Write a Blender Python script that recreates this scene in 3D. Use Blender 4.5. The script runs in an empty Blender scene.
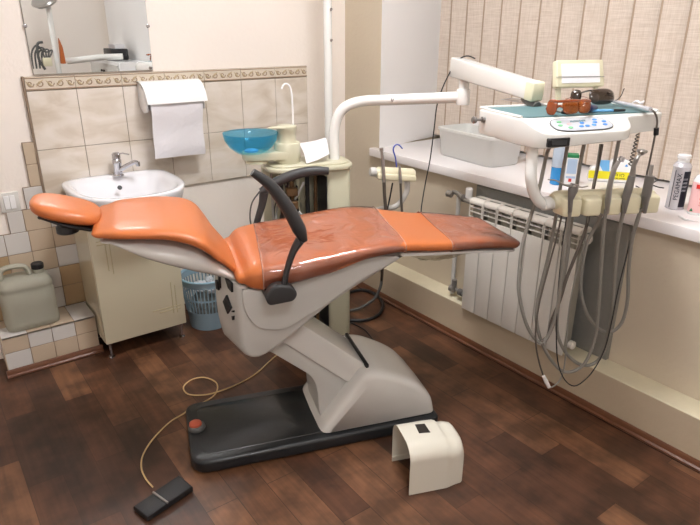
import bpy, bmesh, math, random
from mathutils import Vector, Matrix, noise
random.seed(7)
S = bpy.context.scene
COL = S.collection
PI = math.pi
# ------------------------------------------------------------------ camera model
F = 601.57; CH = 1.455; PITCH = 0.37525; YAW = 0.634; ROLL = 0.003054
cp, sp, sy, cyw = math.cos(PITCH), math.sin(PITCH), math.sin(YAW), math.cos(YAW)
fw = Vector((sy*cp, cyw*cp, -sp)); r0 = Vector((cyw, -sy, 0)); u0 = r0.cross(fw)
rt = r0*math.cos(ROLL) + u0*math.sin(ROLL); up = rt.cross(fw)
CAMP = Vector((0, 0, CH))
CA = math.radians(-18.5)
CO = Vector((0.62, 1.835, 0))
U = Vector((math.cos(CA), math.sin(CA), 0)); V = Vector((-math.sin(CA), math.cos(CA), 0))
def Wc(u, v, w): return CO + U*u + V*v + Vector((0, 0, w))          # chair frame -> world
CA2 = math.radians(-18.5); P02 = CO + U*.25; U2 = Vector((math.cos(CA2), math.sin(CA2), 0)); V2 = Vector((-math.sin(CA2), math.cos(CA2), 0)); CO2 = P02-U2*.25
def Wc2(u, v, w): return CO2 + U2*u + V2*v + Vector((0, 0, w))     # frame of the upper chair
def at(px, py, x=None, y=None, z=None, v=None, u=None, v2=None, u2=None):             # photo measurement on a known plane
    d = fw*F + rt*(px-350) - up*(py-262.5)
    if x is not None: t = x/d.x
    elif y is not None: t = y/d.y
    elif z is not None: t = (z-CH)/d.z
    elif v is not None: t = (v-(CAMP-CO).dot(V))/d.dot(V)
    elif v2 is not None: t = (v2-(CAMP-CO2).dot(V2))/d.dot(V2)
    elif u2 is not None: t = (u2-(CAMP-CO2).dot(U2))/d.dot(U2)
    else: t = (u-(CAMP-CO).dot(U))/d.dot(U)
    return CAMP + d*t
cam = bpy.data.cameras.new('camera'); co = bpy.data.objects.new('camera', cam); COL.objects.link(co)
cam.sensor_width = 36; cam.lens = F*36/700; cam.clip_start = .02
mw = Matrix(((rt.x, up.x, -fw.x, 0), (rt.y, up.y, -fw.y, 0), (rt.z, up.z, -fw.z, CH), (0, 0, 0, 1)))
co.matrix_world = mw; S.camera = co
S.view_settings.view_transform = 'Standard'; S.view_settings.look = 'None'; S.view_settings.gamma = 1
S.view_settings.exposure = 0.22
# ------------------------------------------------------------------ materials
def lin(c):
    c = c/255
    return c/12.92 if c <= .04045 else ((c+.055)/1.055)**2.4
def rgb(r, g, b): return (lin(r), lin(g), lin(b), 1)
MATS = {}
def mat(name, col, rough=.5, metal=0, coat=0, trans=0, ior=1.45, bump=0, bscale=40, vary=0, vscale=8, emit=None, alpha=1, spec=.5, sss=0):
    m = bpy.data.materials.new(name); m.use_nodes = True; nt = m.node_tree; b = nt.nodes['Principled BSDF']
    c = rgb(*col)
    b.inputs['Base Color'].default_value = c
    b.inputs['Roughness'].default_value = rough; b.inputs['Metallic'].default_value = metal
    b.inputs['Coat Weight'].default_value = coat; b.inputs['Coat Roughness'].default_value = .08
    b.inputs['Transmission Weight'].default_value = trans; b.inputs['IOR'].default_value = ior
    b.inputs['Alpha'].default_value = alpha
    b.inputs['Specular IOR Level'].default_value = spec
    if emit: b.inputs['Emission Color'].default_value = rgb(*emit[0]); b.inputs['Emission Strength'].default_value = emit[1]
    tc = nt.nodes.new('ShaderNodeTexCoord')
    if vary:
        n = nt.nodes.new('ShaderNodeTexNoise'); n.inputs['Scale'].default_value = vscale; n.inputs['Detail'].default_value = 4
        nt.links.new(tc.outputs['Object'], n.inputs['Vector'])
        mx = nt.nodes.new('ShaderNodeMix'); mx.data_type = 'RGBA'
        mx.inputs[6].default_value = tuple(x*(1-vary) for x in c[:3])+(1,); mx.inputs[7].default_value = tuple(min(1, x*(1+vary)) for x in c[:3])+(1,)
        nt.links.new(n.outputs['Fac'], mx.inputs[0]); nt.links.new(mx.outputs[2], b.inputs['Base Color'])
    if bump:
        n = nt.nodes.new('ShaderNodeTexNoise'); n.inputs['Scale'].default_value = bscale; n.inputs['Detail'].default_value = 3
        nt.links.new(tc.outputs['Object'], n.inputs['Vector'])
        bp = nt.nodes.new('ShaderNodeBump'); bp.inputs['Strength'].default_value = bump; bp.inputs['Distance'].default_value = .01
        nt.links.new(n.outputs['Fac'], bp.inputs['Height']); nt.links.new(bp.outputs['Normal'], b.inputs['Normal'])
    MATS[name] = m
    return m
def nodes(m): return m.node_tree.nodes, m.node_tree.links, m.node_tree.nodes['Principled BSDF']
M_wall = mat('cream_wall_paint', (238, 229, 220), .75, bump=.15, bscale=60, vary=.03, vscale=2)
M_wallR = mat('window_wall_shaded_paint', (204, 191, 170), .7, bump=.15, bscale=50, vary=.05, vscale=3)  # darker than the cream wall: this wall's shading is put into its colour
M_jamb = mat('white_jamb_paint', (232, 230, 228), .6, bump=.1)
M_ceil = mat('ceiling_white', (235, 230, 222), .8)
M_ledge = mat('ledge_paint', (216, 207, 180), .5, bump=.3, bscale=25, vary=.1, vscale=14)
M_plinth = mat('plinth_paint', (190, 174, 150), .55, bump=.2, bscale=30, vary=.06, vscale=6)
M_sill = mat('sill_plastic', (240, 236, 236), .25, coat=.3)
M_grout = mat('dark_grout', (136, 118, 100), .8)
M_skirt = mat('brown_skirting', (104, 64, 42), .35, coat=.2, vary=.25, vscale=6)
M_gap = mat('gap_shadow_strip', (60, 35, 22), .7)
M_orange = mat('orange_leatherette', (192, 108, 58), .40, coat=.1, bump=.08, bscale=160)
M_plas = mat('grey_white_plastic', (196, 195, 190), .32, coat=.25)
M_plas2 = mat('warm_white_plastic', (214, 212, 207), .24, coat=.3)
M_cover = mat('loose_cover_plastic', (222, 218, 204), .3, coat=.3)
M_cream = mat('cream_plastic', (226, 220, 190), .35, coat=.2)
M_creamg = mat('pale_greenish_plastic', (200, 197, 172), .35, coat=.25)
M_paint = mat('white_enamel', (232, 232, 228), .25, coat=.4)
M_white = mat('white_gloss', (240, 240, 240), .2, coat=.4)
M_ceram = mat('white_ceramic', (236, 236, 240), .08, coat=.6)
M_chrome = mat('chrome', (200, 200, 205), .12, 1)
M_steel = mat('brushed_steel', (160, 157, 152), .3, .6)
M_dsteel = mat('dark_steel', (118, 115, 112), .38, .35)
M_black = mat('black_plastic', (28, 28, 30), .4, bump=.1, bscale=300)
M_base = mat('black_base_plate', (30, 33, 36), .36, coat=.25, bump=.05, bscale=40, vary=.2, vscale=5)
M_arm = mat('dark_grey_arm', (52, 52, 53), .42, bump=.1, bscale=250)
M_hose = mat('grey_hose', (136, 133, 126), .45)
M_hosed = mat('dark_hose', (92, 84, 76), .5)
M_cord = mat('beige_cord', (205, 178, 130), .5)
M_teal = mat('teal_mat', (92, 124, 128), .55)
M_blue = mat('blue_liquid', (50, 140, 205), .2, coat=.5)
M_foil = mat('grey_foil', (136, 135, 130), .42, .15, bump=.6, bscale=40)
M_rad = mat('radiator_enamel', (224, 220, 212), .3, coat=.3)
M_radin = mat('radiator_fins', (150, 146, 134), .5)
M_cab = mat('cabinet_gloss_cream', (212, 204, 178), .14, coat=.6)
M_groove = mat('milled_groove', (196, 184, 150), .15, coat=.5)
M_mirror = mat('mirror_silver', (235, 238, 238), .01, 1)
M_dark = mat('dark_internals', (40, 34, 28), .6)
M_rust = mat('brown_pipe', (112, 84, 56), .5, .3)
M_paper = mat('white_paper', (224, 221, 224), .8, bump=.25, bscale=60)
M_display = mat('display_window', (16, 18, 18), .12, coat=.6)
M_redbtn = mat('faded_red_button', (196, 96, 70), .45)
M_greyrub = mat('grey_rubber', (92, 92, 90), .6)
M_amber = mat('amber_lens', (176, 92, 30), .1, trans=.55, coat=.5)
M_amberf = mat('amber_frame', (150, 72, 34), .2, trans=.2, coat=.5)
M_brownlens = mat('brown_lens', (54, 42, 34), .06, coat=.8)
M_navy = mat('navy_plastic', (34, 42, 84), .3)
M_can = mat('silver_can', (206, 206, 212), .25, .35, coat=.3)
M_pink = mat('pink_label', (236, 190, 190), .5)
M_red = mat('red_print', (214, 52, 46), .5)
M_yel = mat('yellow_label', (232, 222, 40), .5)
M_ltblue = mat('light_blue_label', (112, 176, 226), .5)
M_green = mat('green_print', (44, 130, 84), .5)
M_ink = mat('dark_ink', (30, 34, 48), .5)
M_bgr = mat('button_green', (110, 180, 130), .4)
M_bbl = mat('button_blue', (70, 138, 216), .4)
M_panel = mat('panel_grey', (184, 188, 194), .35)
M_lamp = mat('lamp_diffuser', (255, 244, 226), .5, emit=((255, 226, 188), 6))
M_jug = mat('cloudy_jug_plastic', (186, 184, 168), .35, trans=.3, ior=1.1, coat=.2)
M_fish = mat('viewer_screen', (244, 244, 248), .3)
M_slatshade = mat('slat_shadow_line', (168, 148, 128), .8)  # brown of the thin shadow between slats, put into the colour

# translucent blue plastics
def glassy(name, col, mixf, rough=.08):
    m = bpy.data.materials.new(name); m.use_nodes = True; nt = m.node_tree
    for n in list(nt.nodes): nt.nodes.remove(n)
    out = nt.nodes.new('ShaderNodeOutputMaterial'); mx = nt.nodes.new('ShaderNodeMixShader')
    tr = nt.nodes.new('ShaderNodeBsdfTransparent'); pr = nt.nodes.new('ShaderNodeBsdfPrincipled')
    tr.inputs[0].default_value = tuple(min(1, x*.5+.5) for x in rgb(*col)[:3])+(1,)
    pr.inputs['Base Color'].default_value = rgb(*col); pr.inputs['Roughness'].default_value = rough; pr.inputs['Coat Weight'].default_value = .5
    mx.inputs[0].default_value = mixf
    nt.links.new(tr.outputs[0], mx.inputs[1]); nt.links.new(pr.outputs[0], mx.inputs[2]); nt.links.new(mx.outputs[0], out.inputs[0])
    return m, nt, pr, mx
M_bowl, _n, _p, _m = glassy('blue_glass_bowl', (10, 140, 190), .20, .04)
[n for n in _n.nodes if n.type == 'BSDF_TRANSPARENT'][0].inputs[0].default_value = (.60, .88, .95, 1)
M_basket, _n, _p, _m = glassy('blue_basket_plastic', (168, 194, 208), .66, .3)
def film_material(name, col, haze0, haze1):
    m = bpy.data.materials.new(name); m.use_nodes = True; nt = m.node_tree; N = nt.nodes; L = nt.links
    for n in list(N): N.remove(n)
    out = N.new('ShaderNodeOutputMaterial'); m1 = N.new('ShaderNodeMixShader'); m2 = N.new('ShaderNodeMixShader')
    tr = N.new('ShaderNodeBsdfTransparent'); tr.inputs[0].default_value = (.965, .95, .945, 1); di = N.new('ShaderNodeBsdfDiffuse'); di.inputs[0].default_value = rgb(*col)
    gl_ = N.new('ShaderNodeBsdfGlossy'); gl_.inputs['Roughness'].default_value = .09; fr = N.new('ShaderNodeFresnel'); fr.inputs[0].default_value = 1.7
    tc = N.new('ShaderNodeTexCoord'); w = N.new('ShaderNodeTexNoise'); w.inputs['Scale'].default_value = 8; w.inputs['Detail'].default_value = 2; w.inputs['Distortion'].default_value = 1.8
    bp = N.new('ShaderNodeBump'); bp.inputs['Strength'].default_value = .3; bp.inputs['Distance'].default_value = .02
    r = N.new('ShaderNodeMapRange'); r.inputs[1].default_value = .38; r.inputs[2].default_value = .68; r.inputs[3].default_value = haze0; r.inputs[4].default_value = haze1
    L.new(tc.outputs['Object'], w.inputs['Vector']); L.new(w.outputs['Fac'], bp.inputs['Height']); L.new(w.outputs['Fac'], r.inputs[0])
    L.new(bp.outputs[0], gl_.inputs['Normal']); L.new(bp.outputs[0], fr.inputs['Normal'])
    L.new(r.outputs[0], m1.inputs[0]); L.new(tr.outputs[0], m1.inputs[1]); L.new(di.outputs[0], m1.inputs[2])
    L.new(fr.outputs[0], m2.inputs[0]); L.new(m1.outputs[0], m2.inputs[1]); L.new(gl_.outputs[0], m2.inputs[2]); L.new(m2.outputs[0], out.inputs[0])
    return m
M_hem, _n, _p, _m = glassy('film_hem', (232, 190, 168), .42, .2)
M_film = film_material('clear_plastic_film', (206, 150, 132), .12, .30)
M_film2, nt, pr, mx = glassy('loose_clear_film', (210, 206, 190), .28, .12)
mx.inputs[0].default_value = .25

# floor: long laminate planks running along the window wall, with blotches
def floor_material():
    m = bpy.data.materials.new('plank_linoleum'); m.use_nodes = True
    N, L, b = nodes(m)
    tc = N.new('ShaderNodeTexCoord'); mp = N.new('ShaderNodeMapping')
    mp.inputs['Rotation'].default_value = (0, 0, PI/2)
    mp.inputs['Location'].default_value = (0.1, 0.03, 0)
    L.new(tc.outputs['Object'], mp.inputs['Vector'])
    br = N.new('ShaderNodeTexBrick'); br.inputs['Scale'].default_value = 1
    br.inputs['Brick Width'].default_value = .46; br.inputs['Row Height'].default_value = .11; br.inputs['Mortar Size'].default_value = .0012
    br.inputs['Color1'].default_value = (0, 0, 0, 1); br.inputs['Color2'].default_value = (1, 1, 1, 1); br.inputs['Mortar'].default_value = (.5, .5, .5, 1)
    br.offset = .37; br.offset_frequency = 2
    L.new(mp.outputs[0], br.inputs['Vector'])
    ramp = N.new('ShaderNodeValToRGB'); e = ramp.color_ramp.elements
    e[0].color = rgb(74, 48, 34); e[1].color = rgb(122, 84, 58)
    x = ramp.color_ramp.elements.new(.5); x.color = rgb(94, 60, 41)
    L.new(br.outputs['Color'], ramp.inputs[0])
    # grain
    mg = N.new('ShaderNodeMapping'); mg.inputs['Scale'].default_value = (55, 3.2, 1); L.new(tc.outputs['Object'], mg.inputs['Vector'])
    ng = N.new('ShaderNodeTexNoise'); ng.inputs['Scale'].default_value = 1; ng.inputs['Detail'].default_value = 6; L.new(mg.outputs[0], ng.inputs['Vector'])
    # blotches
    nb = N.new('ShaderNodeTexNoise'); nb.inputs['Scale'].default_value = 7.5; nb.inputs['Detail'].default_value = 3; nb.inputs['Roughness'].default_value = .55
    L.new(tc.outputs['Object'], nb.inputs['Vector'])
    rb = N.new('ShaderNodeMapRange'); rb.inputs[1].default_value = .38; rb.inputs[2].default_value = .62; rb.inputs[3].default_value = .50; rb.inputs[4].default_value = 1.05
    L.new(nb.outputs['Fac'], rb.inputs[0])
    rg = N.new('ShaderNodeMapRange'); rg.inputs[1].default_value = .3; rg.inputs[2].default_value = .7; rg.inputs[3].default_value = .78; rg.inputs[4].default_value = 1.2
    L.new(ng.outputs['Fac'], rg.inputs[0])
    mu = N.new('ShaderNodeMath'); mu.operation = 'MULTIPLY'; L.new(rb.outputs[0], mu.inputs[0]); L.new(rg.outputs[0], mu.inputs[1])
    mm = N.new('ShaderNodeMath'); mm.operation = 'MULTIPLY'; L.new(mu.outputs[0], mm.inputs[0])
    mf = N.new('ShaderNodeMapRange'); mf.inputs[3].default_value = 1; mf.inputs[4].default_value = .5; L.new(br.outputs['Fac'], mf.inputs[0]); L.new(mf.outputs[0], mm.inputs[1])
    vm = N.new('ShaderNodeVectorMath'); vm.operation = 'SCALE'; L.new(ramp.outputs[0], vm.inputs[0]); L.new(mm.outputs[0], vm.inputs['Scale'])
    L.new(vm.outputs[0], b.inputs['Base Color'])
    b.inputs['Roughness'].default_value = .42
    bp = N.new('ShaderNodeBump'); bp.inputs['Strength'].default_value = .12; bp.inputs['Distance'].default_value = .004
    L.new(ng.outputs['Fac'], bp.inputs['Height']); L.new(bp.outputs[0], b.inputs['Normal'])
    return m
M_floor = floor_material()
# marbled tile: diagonal veins
def tile_material():
    m = bpy.data.materials.new('marbled_tile'); m.use_nodes = True
    N, L, b = nodes(m)
    tc = N.new('ShaderNodeTexCoord'); mp = N.new('ShaderNodeMapping'); mp.inputs['Rotation'].default_value = (0, .9, 0); mp.inputs['Scale'].default_value = (4, 4, 11)
    L.new(tc.outputs['Object'], mp.inputs['Vector'])
    n = N.new('ShaderNodeTexNoise'); n.inputs['Scale'].default_value = 1.1; n.inputs['Detail'].default_value = 5; n.inputs['Distortion'].default_value = .7
    L.new(mp.outputs[0], n.inputs['Vector'])
    r = N.new('ShaderNodeValToRGB'); e = r.color_ramp.elements
    e[0].position = .30; e[0].color = rgb(198, 184, 166); e[1].position = .62; e[1].color = rgb(222, 213, 203)
    x = r.color_ramp.elements.new(.5); x.color = rgb(216, 206, 193)
    L.new(n.outputs['Fac'], r.inputs[0]); L.new(r.outputs[0], b.inputs['Base Color'])
    b.inputs['Roughness'].default_value = .16
    nb = N.new('ShaderNodeTexNoise'); nb.inputs['Scale'].default_value = 14; nb.inputs['Detail'].default_value = 1; L.new(tc.outputs['Object'], nb.inputs['Vector'])
    bp = N.new('ShaderNodeBump'); bp.inputs['Strength'].default_value = .12; bp.inputs['Distance'].default_value = .02
    L.new(nb.outputs['Fac'], bp.inputs['Height']); L.new(bp.outputs[0], b.inputs['Normal'])
    return m
M_tile = tile_material()
M_bordbg = mat('border_tile_ground', (212, 201, 184), .3)
M_scroll = mat('border_tile_scroll', (160, 138, 116), .35)
M_scroll2 = mat('border_tile_leaf', (190, 172, 140), .35)
M_tw = mat('small_tile_white', (204, 200, 195), .18, vary=.03)
M_tt = mat('small_tile_tan', (190, 172, 150), .18, vary=.05)
M_tb = mat('small_tile_ochre', (172, 146, 112), .2, vary=.06)
# woven blind fabric
def blind_material():
    m = bpy.data.materials.new('woven_blind_fabric'); m.use_nodes = True
    N, L, b = nodes(m)
    tc = N.new('ShaderNodeTexCoord')
    res = []
    for sc in ((900, 900, 40), (40, 40, 700)):
        mp = N.new('ShaderNodeMapping'); mp.inputs['Scale'].default_value = sc; L.new(tc.outputs['Object'], mp.inputs['Vector'])
        n = N.new('ShaderNodeTexNoise'); n.inputs['Scale'].default_value = .35; n.inputs['Detail'].default_value = 2; L.new(mp.outputs[0], n.inputs['Vector']); res.append(n)
    a = N.new('ShaderNodeMath'); a.operation = 'ADD'; L.new(res[0].outputs['Fac'], a.inputs[0]); L.new(res[1].outputs['Fac'], a.inputs[1])
    r = N.new('ShaderNodeMapRange'); r.inputs[1].default_value = .6; r.inputs[2].default_value = 1.4; L.new(a.outputs[0], r.inputs[0])
    mx = N.new('ShaderNodeMix'); mx.data_type = 'RGBA'; mx.inputs[6].default_value = rgb(188, 172, 156); mx.inputs[7].default_value = rgb(220, 208, 196)
    L.new(r.outputs[0], mx.inputs[0]); L.new(mx.outputs[2], b.inputs['Base Color'])
    b.inputs['Roughness'].default_value = .85
    return m
M_blind = blind_material()
# ------------------------------------------------------------------ object plumbing
WM = {}
def setp(o, label=None, cat=None, group=None, kind=None):
    if label: o['label'] = label
    if cat: o['category'] = cat
    if group: o['group'] = group
    if kind: o['kind'] = kind
    return o
def thing(name, label, cat, loc, rotz=0, group=None):
    o = bpy.data.objects.new(name, None); o.empty_display_size = .05; COL.objects.link(o)
    o.location = loc; o.rotation_euler = (0, 0, rotz)
    WM[o.name] = Matrix.Translation(Vector(loc)) @ Matrix.Rotation(rotz, 4, 'Z')
    return setp(o, label, cat, group)
def obj(name, bm, mats, parent=None, label=None, smooth=40, origin=None):
    """bm is in world coordinates"""
    if parent: W = WM[parent.name]
    elif origin is not None: W = Matrix.Translation(Vector(origin))
    else: W = Matrix.Identity(4)
    bm.transform(W.inverted())
    bmesh.ops.recalc_face_normals(bm, faces=bm.faces)
    me = bpy.data.meshes.new(name); bm.to_mesh(me); bm.free()
    if not isinstance(mats, (list, tuple)): mats = [mats]
    for m in mats: me.materials.append(m)
    if smooth:
        me.shade_smooth(); me.set_sharp_from_angle(angle=math.radians(smooth))
    o = bpy.data.objects.new(name, me); COL.objects.link(o)
    if parent:
        o.parent = parent; WM[o.name] = W.copy()
    else:
        o.matrix_world = W; WM[o.name] = W.copy()
    if label: o['label'] = label
    return o
def struct(name, bm, mats, smooth=40):
    return setp(obj(name, bm, mats, smooth=smooth), kind='structure')
def single(name, label, cat, bm, mats, origin, group=None, smooth=40, kind=None):
    return setp(obj(name, bm, mats, smooth=smooth, origin=origin), label, cat, group, kind)
def new(): return bmesh.new()
def _mark(bm, n0, mi):
    bm.faces.ensure_lookup_table()
    for f in bm.faces[n0:]: f.material_index = mi
def bx(bm, lo, hi, bev=0, seg=2, M=None, mi=0):
    t = bmesh.new(); bmesh.ops.create_cube(t, size=1)
    lo = Vector(lo); hi = Vector(hi); c = (lo+hi)/2; s = hi-lo
    for v in t.verts: v.co = Vector((v.co.x*s.x, v.co.y*s.y, v.co.z*s.z)) + c
    if bev: bmesh.ops.bevel(t, geom=t.edges[:], offset=bev, segments=seg, affect='EDGES', profile=.5)
    return merge(bm, t, M, mi)
def merge(bm, t, M=None, mi=None):
    if M is not None: t.transform(M)
    vm = {}
    for v in t.verts: vm[v.index if False else v] = bm.verts.new(v.co)
    for f in t.faces:
        try:
            g = bm.faces.new([vm[v] for v in f.verts]); g.material_index = f.material_index if mi is None else mi
        except ValueError: pass
    t.free(); return bm
def prism(bm, poly, fn, a, b, bev=0, seg=3, mi=0):
    """poly: list of 2-D points; fn(p, q, s) -> Vector; extruded from s=a to s=b"""
    t = bmesh.new()
    A = [t.verts.new(Vector((p[0], p[1], a))) for p in poly]; B = [t.verts.new(Vector((p[0], p[1], b))) for p in poly]
    n = len(poly); t.faces.new(A[::-1]); t.faces.new(B)
    for i in range(n): t.faces.new((A[i], A[(i+1) % n], B[(i+1) % n], B[i]))
    bmesh.ops.recalc_face_normals(t, faces=t.faces)
    if bev:
        es = [e for e in t.edges if abs(e.verts[0].co.z-e.verts[1].co.z) < 1e-9]
        bmesh.ops.bevel(t, geom=es, offset=bev, segments=seg, affect='EDGES', profile=.5, clamp_overlap=True)
    for v in t.verts: v.co = fn(v.co.x, v.co.y, v.co.z)
    return merge(bm, t, None, mi)
def crm(P, per=6):
    """Catmull-Rom through points"""
    P = [Vector(p) for p in P]; out = []
    Q = [P[0]*2-P[1]] + P + [P[-1]*2-P[-2]]
    for i in range(1, len(Q)-2):
        p0, p1, p2, p3 = Q[i-1], Q[i], Q[i+1], Q[i+2]
        for k in range(per):
            t = k/per
            out.append(.5*((2*p1)+(p2-p0)*t+(2*p0-5*p1+4*p2-p3)*t*t+(3*p1-p0-3*p2+p3)*t**3))
    out.append(P[-1]); return out
def round2(poly, r=.01, n=4):
    """round the corners of a 2-D polygon"""
    out = []; m = len(poly)
    for i in range(m):
        p0, p1, p2 = Vector(poly[i-1]), Vector(poly[i]), Vector(poly[(i+1) % m])
        rr = r[i] if isinstance(r, (list, tuple)) else r
        a = (p0-p1); b = (p2-p1); d = min(rr, a.length*.45, b.length*.45)
        A = p1+a.normalized()*d; B = p1+b.normalized()*d
        for k in range(n+1):
            t = k/n; out.append(tuple(A*(1-t)**2+p1*2*t*(1-t)+B*t*t))
    return out
def sweep(bm, P, r, n=10, flat=1, upv=None, caps=True, mi=0):
    """tube along points; r number or list; flat squashes the section along its second axis"""
    P = [Vector(p) for p in P]; m = len(P); R = r if isinstance(r, (list, tuple)) else [r]*m
    if len(R) != m: R = [R[min(len(R)-1, int(i*(len(R)-1)/(m-1)))]*(1-((i*(len(R)-1)/(m-1)) % 1)) + R[min(len(R)-1, int(i*(len(R)-1)/(m-1))+1)]*((i*(len(R)-1)/(m-1)) % 1) for i in range(m)]
    T = [(P[min(i+1, m-1)]-P[max(i-1, 0)]).normalized() for i in range(m)]
    nrm = upv if upv is not None else (Vector((0, 0, 1)) if abs(T[0].z) < .9 else Vector((1, 0, 0)))
    nrm = Vector(nrm); rings = []
    for i in range(m):
        nrm = (nrm - T[i]*nrm.dot(T[i])).normalized(); b = T[i].cross(nrm)
        rings.append([bm.verts.new(P[i]+nrm*math.cos(2*PI*k/n)*R[i]*flat+b*math.sin(2*PI*k/n)*R[i]) for k in range(n)])
    fs = []
    for i in range(m-1):
        for k in range(n): fs.append(bm.faces.new((rings[i][k], rings[i][(k+1) % n], rings[i+1][(k+1) % n], rings[i+1][k])))
    if caps: fs.append(bm.faces.new(rings[0][::-1])); fs.append(bm.faces.new(rings[-1]))
    for f in fs: f.material_index = mi
    return bm
def loft(bm, rings, caps=True, mi=0, closed=True):
    R = [[bm.verts.new(p) for p in ring] for ring in rings]; n = len(R[0]); fs = []
    for i in range(len(R)-1):
        for k in range(n if closed else n-1): fs.append(bm.faces.new((R[i][k], R[i][(k+1) % n], R[i+1][(k+1) % n], R[i+1][k])))
    if caps: fs.append(bm.faces.new(R[0][::-1])); fs.append(bm.faces.new(R[-1]))
    for f in fs: f.material_index = mi
    return bm
def lathe(bm, prof, c, n=24, axis=Vector((0, 0, 1)), mi=0, caps=True):
    c = Vector(c); q = Vector((0, 0, 1)).rotation_difference(Vector(axis).normalized())
    return loft(bm, [[c+q @ Vector((r*math.cos(2*PI*k/n), r*math.sin(2*PI*k/n), z)) for k in range(n)] for r, z in prof], caps, mi)
def cushion(bm, st, n=40, ex=3.2, dish=0, fn=Wc, round_end=(.02, .02), mi=0, dv=0):
    """st: (u, half width, z top, z bottom) stations, lofted with rounded ends"""
    S_ = []
    def interp(u):
        for a, b in zip(st[:-1], st[1:]):
            if a[0] <= u <= b[0]:
                t = (u-a[0])/(b[0]-a[0]); t2 = t
                return [a[i]*(1-t2)+b[i]*t2 for i in range(len(a))]
    P = crm([Vector((s[0], s[1], 0)) for s in st], 5); Q = crm([Vector((s[0], s[2], s[3])) for s in st], 5)
    rows = [[p.x, p.y, q.y, q.z] for p, q in zip(P, Q)]
    u0_, u1_ = rows[0][0], rows[-1][0]
    def shr(row, u, k, base):
        # shrink towards the mid line of the end
        mz = (row[2]+row[3])/2; h = (row[2]-row[3])/2*k
        return [u, row[1]-base*(1-k), mz+h, mz-h]
    a, b = round_end
    R_ = []
    for j in range(5):
        t = j/5*PI/2; R_.append(shr(rows[0], u0_-a*math.cos(t), math.sin(t)*.98+.02, a))
    R_ += rows
    for j in range(1, 6):
        t = (5-j)/5*PI/2; R_.append(shr(rows[-1], u1_+b*math.cos(t), math.sin(t)*.98+.02, b))
    rings = []
    for u, hw, zt, zb in R_:
        ring = []; mz = (zt+zb)/2; h = (zt-zb)/2
        for k in range(n):
            t = 2*PI*k/n; c, s = math.cos(t), math.sin(t)
            x = hw*math.copysign(abs(c)**(2/ex), c); z = h*math.copysign(abs(s)**(2/ex), s)
            if s > 0 and dish: z -= dish*(1-(x/hw)**2)*s*min(1, h/.03)
            ring.append(fn(u, x+dv, mz+z))
        rings.append(ring)
    return loft(bm, rings, True, mi)
def text_bm(txt, size, M, extrude=.0003, mi=0, bm=None, sx=1):
    cu = bpy.data.curves.new('lettering', 'FONT'); cu.body = txt; cu.size = size; cu.extrude = extrude; cu.align_x = 'CENTER'; cu.align_y = 'CENTER'
    cu.resolution_u = 2
    o = bpy.data.objects.new('lettering', cu); COL.objects.link(o)
    dg = bpy.context.evaluated_depsgraph_get(); me = bpy.data.meshes.new_from_object(o.evaluated_get(dg))
    t = bmesh.new(); t.from_mesh(me); bpy.data.objects.remove(o); bpy.data.meshes.remove(me); bpy.data.curves.remove(cu)
    for v in t.verts: v.co.x *= sx
    if bm is None: bm = new()
    return merge(bm, t, M, mi)
def frame(o, x, y, z=None):
    """matrix with origin o and axes x, y"""
    x = Vector(x).normalized(); y = Vector(y); y = (y-x*y.dot(x)).normalized(); z = x.cross(y)
    return Matrix(((x.x, y.x, z.x, o[0]), (x.y, y.y, z.y, o[1]), (x.z, y.z, z.z, o[2]), (0, 0, 0, 1)))
MC2 = Matrix.Translation(CO2) @ Matrix.Rotation(CA2, 4, 'Z')
MC = Matrix.Translation(CO) @ Matrix.Rotation(CA, 4, 'Z')
# ------------------------------------------------------------------ the room
XW = 2.122; YB = 2.94; SZ = .817; YN = 2.616; NB = 2.70; XL = -1.3; YF = -1.7; CZ = 2.75
b = new(); bx(b, (XL-.1, YF-.1, -.1), (XW+.1, YB+.1, 0)); struct('floor', b, M_floor)
b = new(); bx(b, (XL-.1, YF-.1, CZ), (NB+.2, YB+.1, CZ+.1)); struct('ceiling', b, M_ceil)
b = new(); bx(b, (XL-.1, YB, 0), (NB+.2, YB+.1, CZ)); struct('wall_back', b, M_wall)
b = new(); bx(b, (XL-.1, YF-.1, 0), (XL, YB, CZ)); struct('wall_left', b, M_wall)
b = new(); bx(b, (XL, YF-.1, 0), (XW, YF, CZ)); struct('wall_front', b, M_wall)
# window wall: parapet under the window, pier by the corner, lintel, near pier
b = new()
bx(b, (XW, YF-.1, 0), (NB+.2, YB, SZ-.045))
prism(b, [(XW, YN), (NB+.2, YN+.165), (NB+.2, YB), (XW, YB)], lambda p, q, s: Vector((p, q, s)), SZ-.045, CZ)
bx(b, (XW, YF-.1, SZ-.045), (NB+.2, .2, CZ))
bx(b, (XW, .2, 2.45), (NB+.2, YN+.165, CZ))
struct('wall_right', b, M_wallR)
# white painted splayed reveal
b = new(); prism(b, [(XW+.001, YN-.003), (NB+.2, YN+.155), (NB+.2, YN+.17), (XW+.001, YN+.003)], lambda p, q, s: Vector((p, q, s)), SZ, 2.45)
struct('trim_1', b, M_jamb)
# white pier on the window wall behind the photographer (seen in the mirror)
b = new(); bx(b, (XW-.03, -1.6, 0), (XW, .05, CZ)); struct('trim_2', b, M_jamb)
# window sash behind the blinds
win = setp(obj('window_1', bx(bx(bx(bx(new(), (NB+.14, .2, SZ), (NB+.19, 2.78, SZ+.07)), (NB+.14, .2, 2.38), (NB+.19, 2.78, 2.45)), (NB+.14, .2, SZ), (NB+.19, .27, 2.45)), (NB+.14, 1.4, SZ), (NB+.19, 1.5, 2.45)), M_white), kind='structure')
b = new(); bx(b, (NB+.16, .25, SZ+.05), (NB+.165, 2.74, 2.4)); obj('pane', b, mat('night_glass', (20, 22, 28), .05, coat=.5), win)
# sill (structure)
b = new(); bx(b, (2.085, .2, SZ-.045), (NB+.2, 2.66, SZ), .006, 2); struct('trim_3', b, M_sill)
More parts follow.
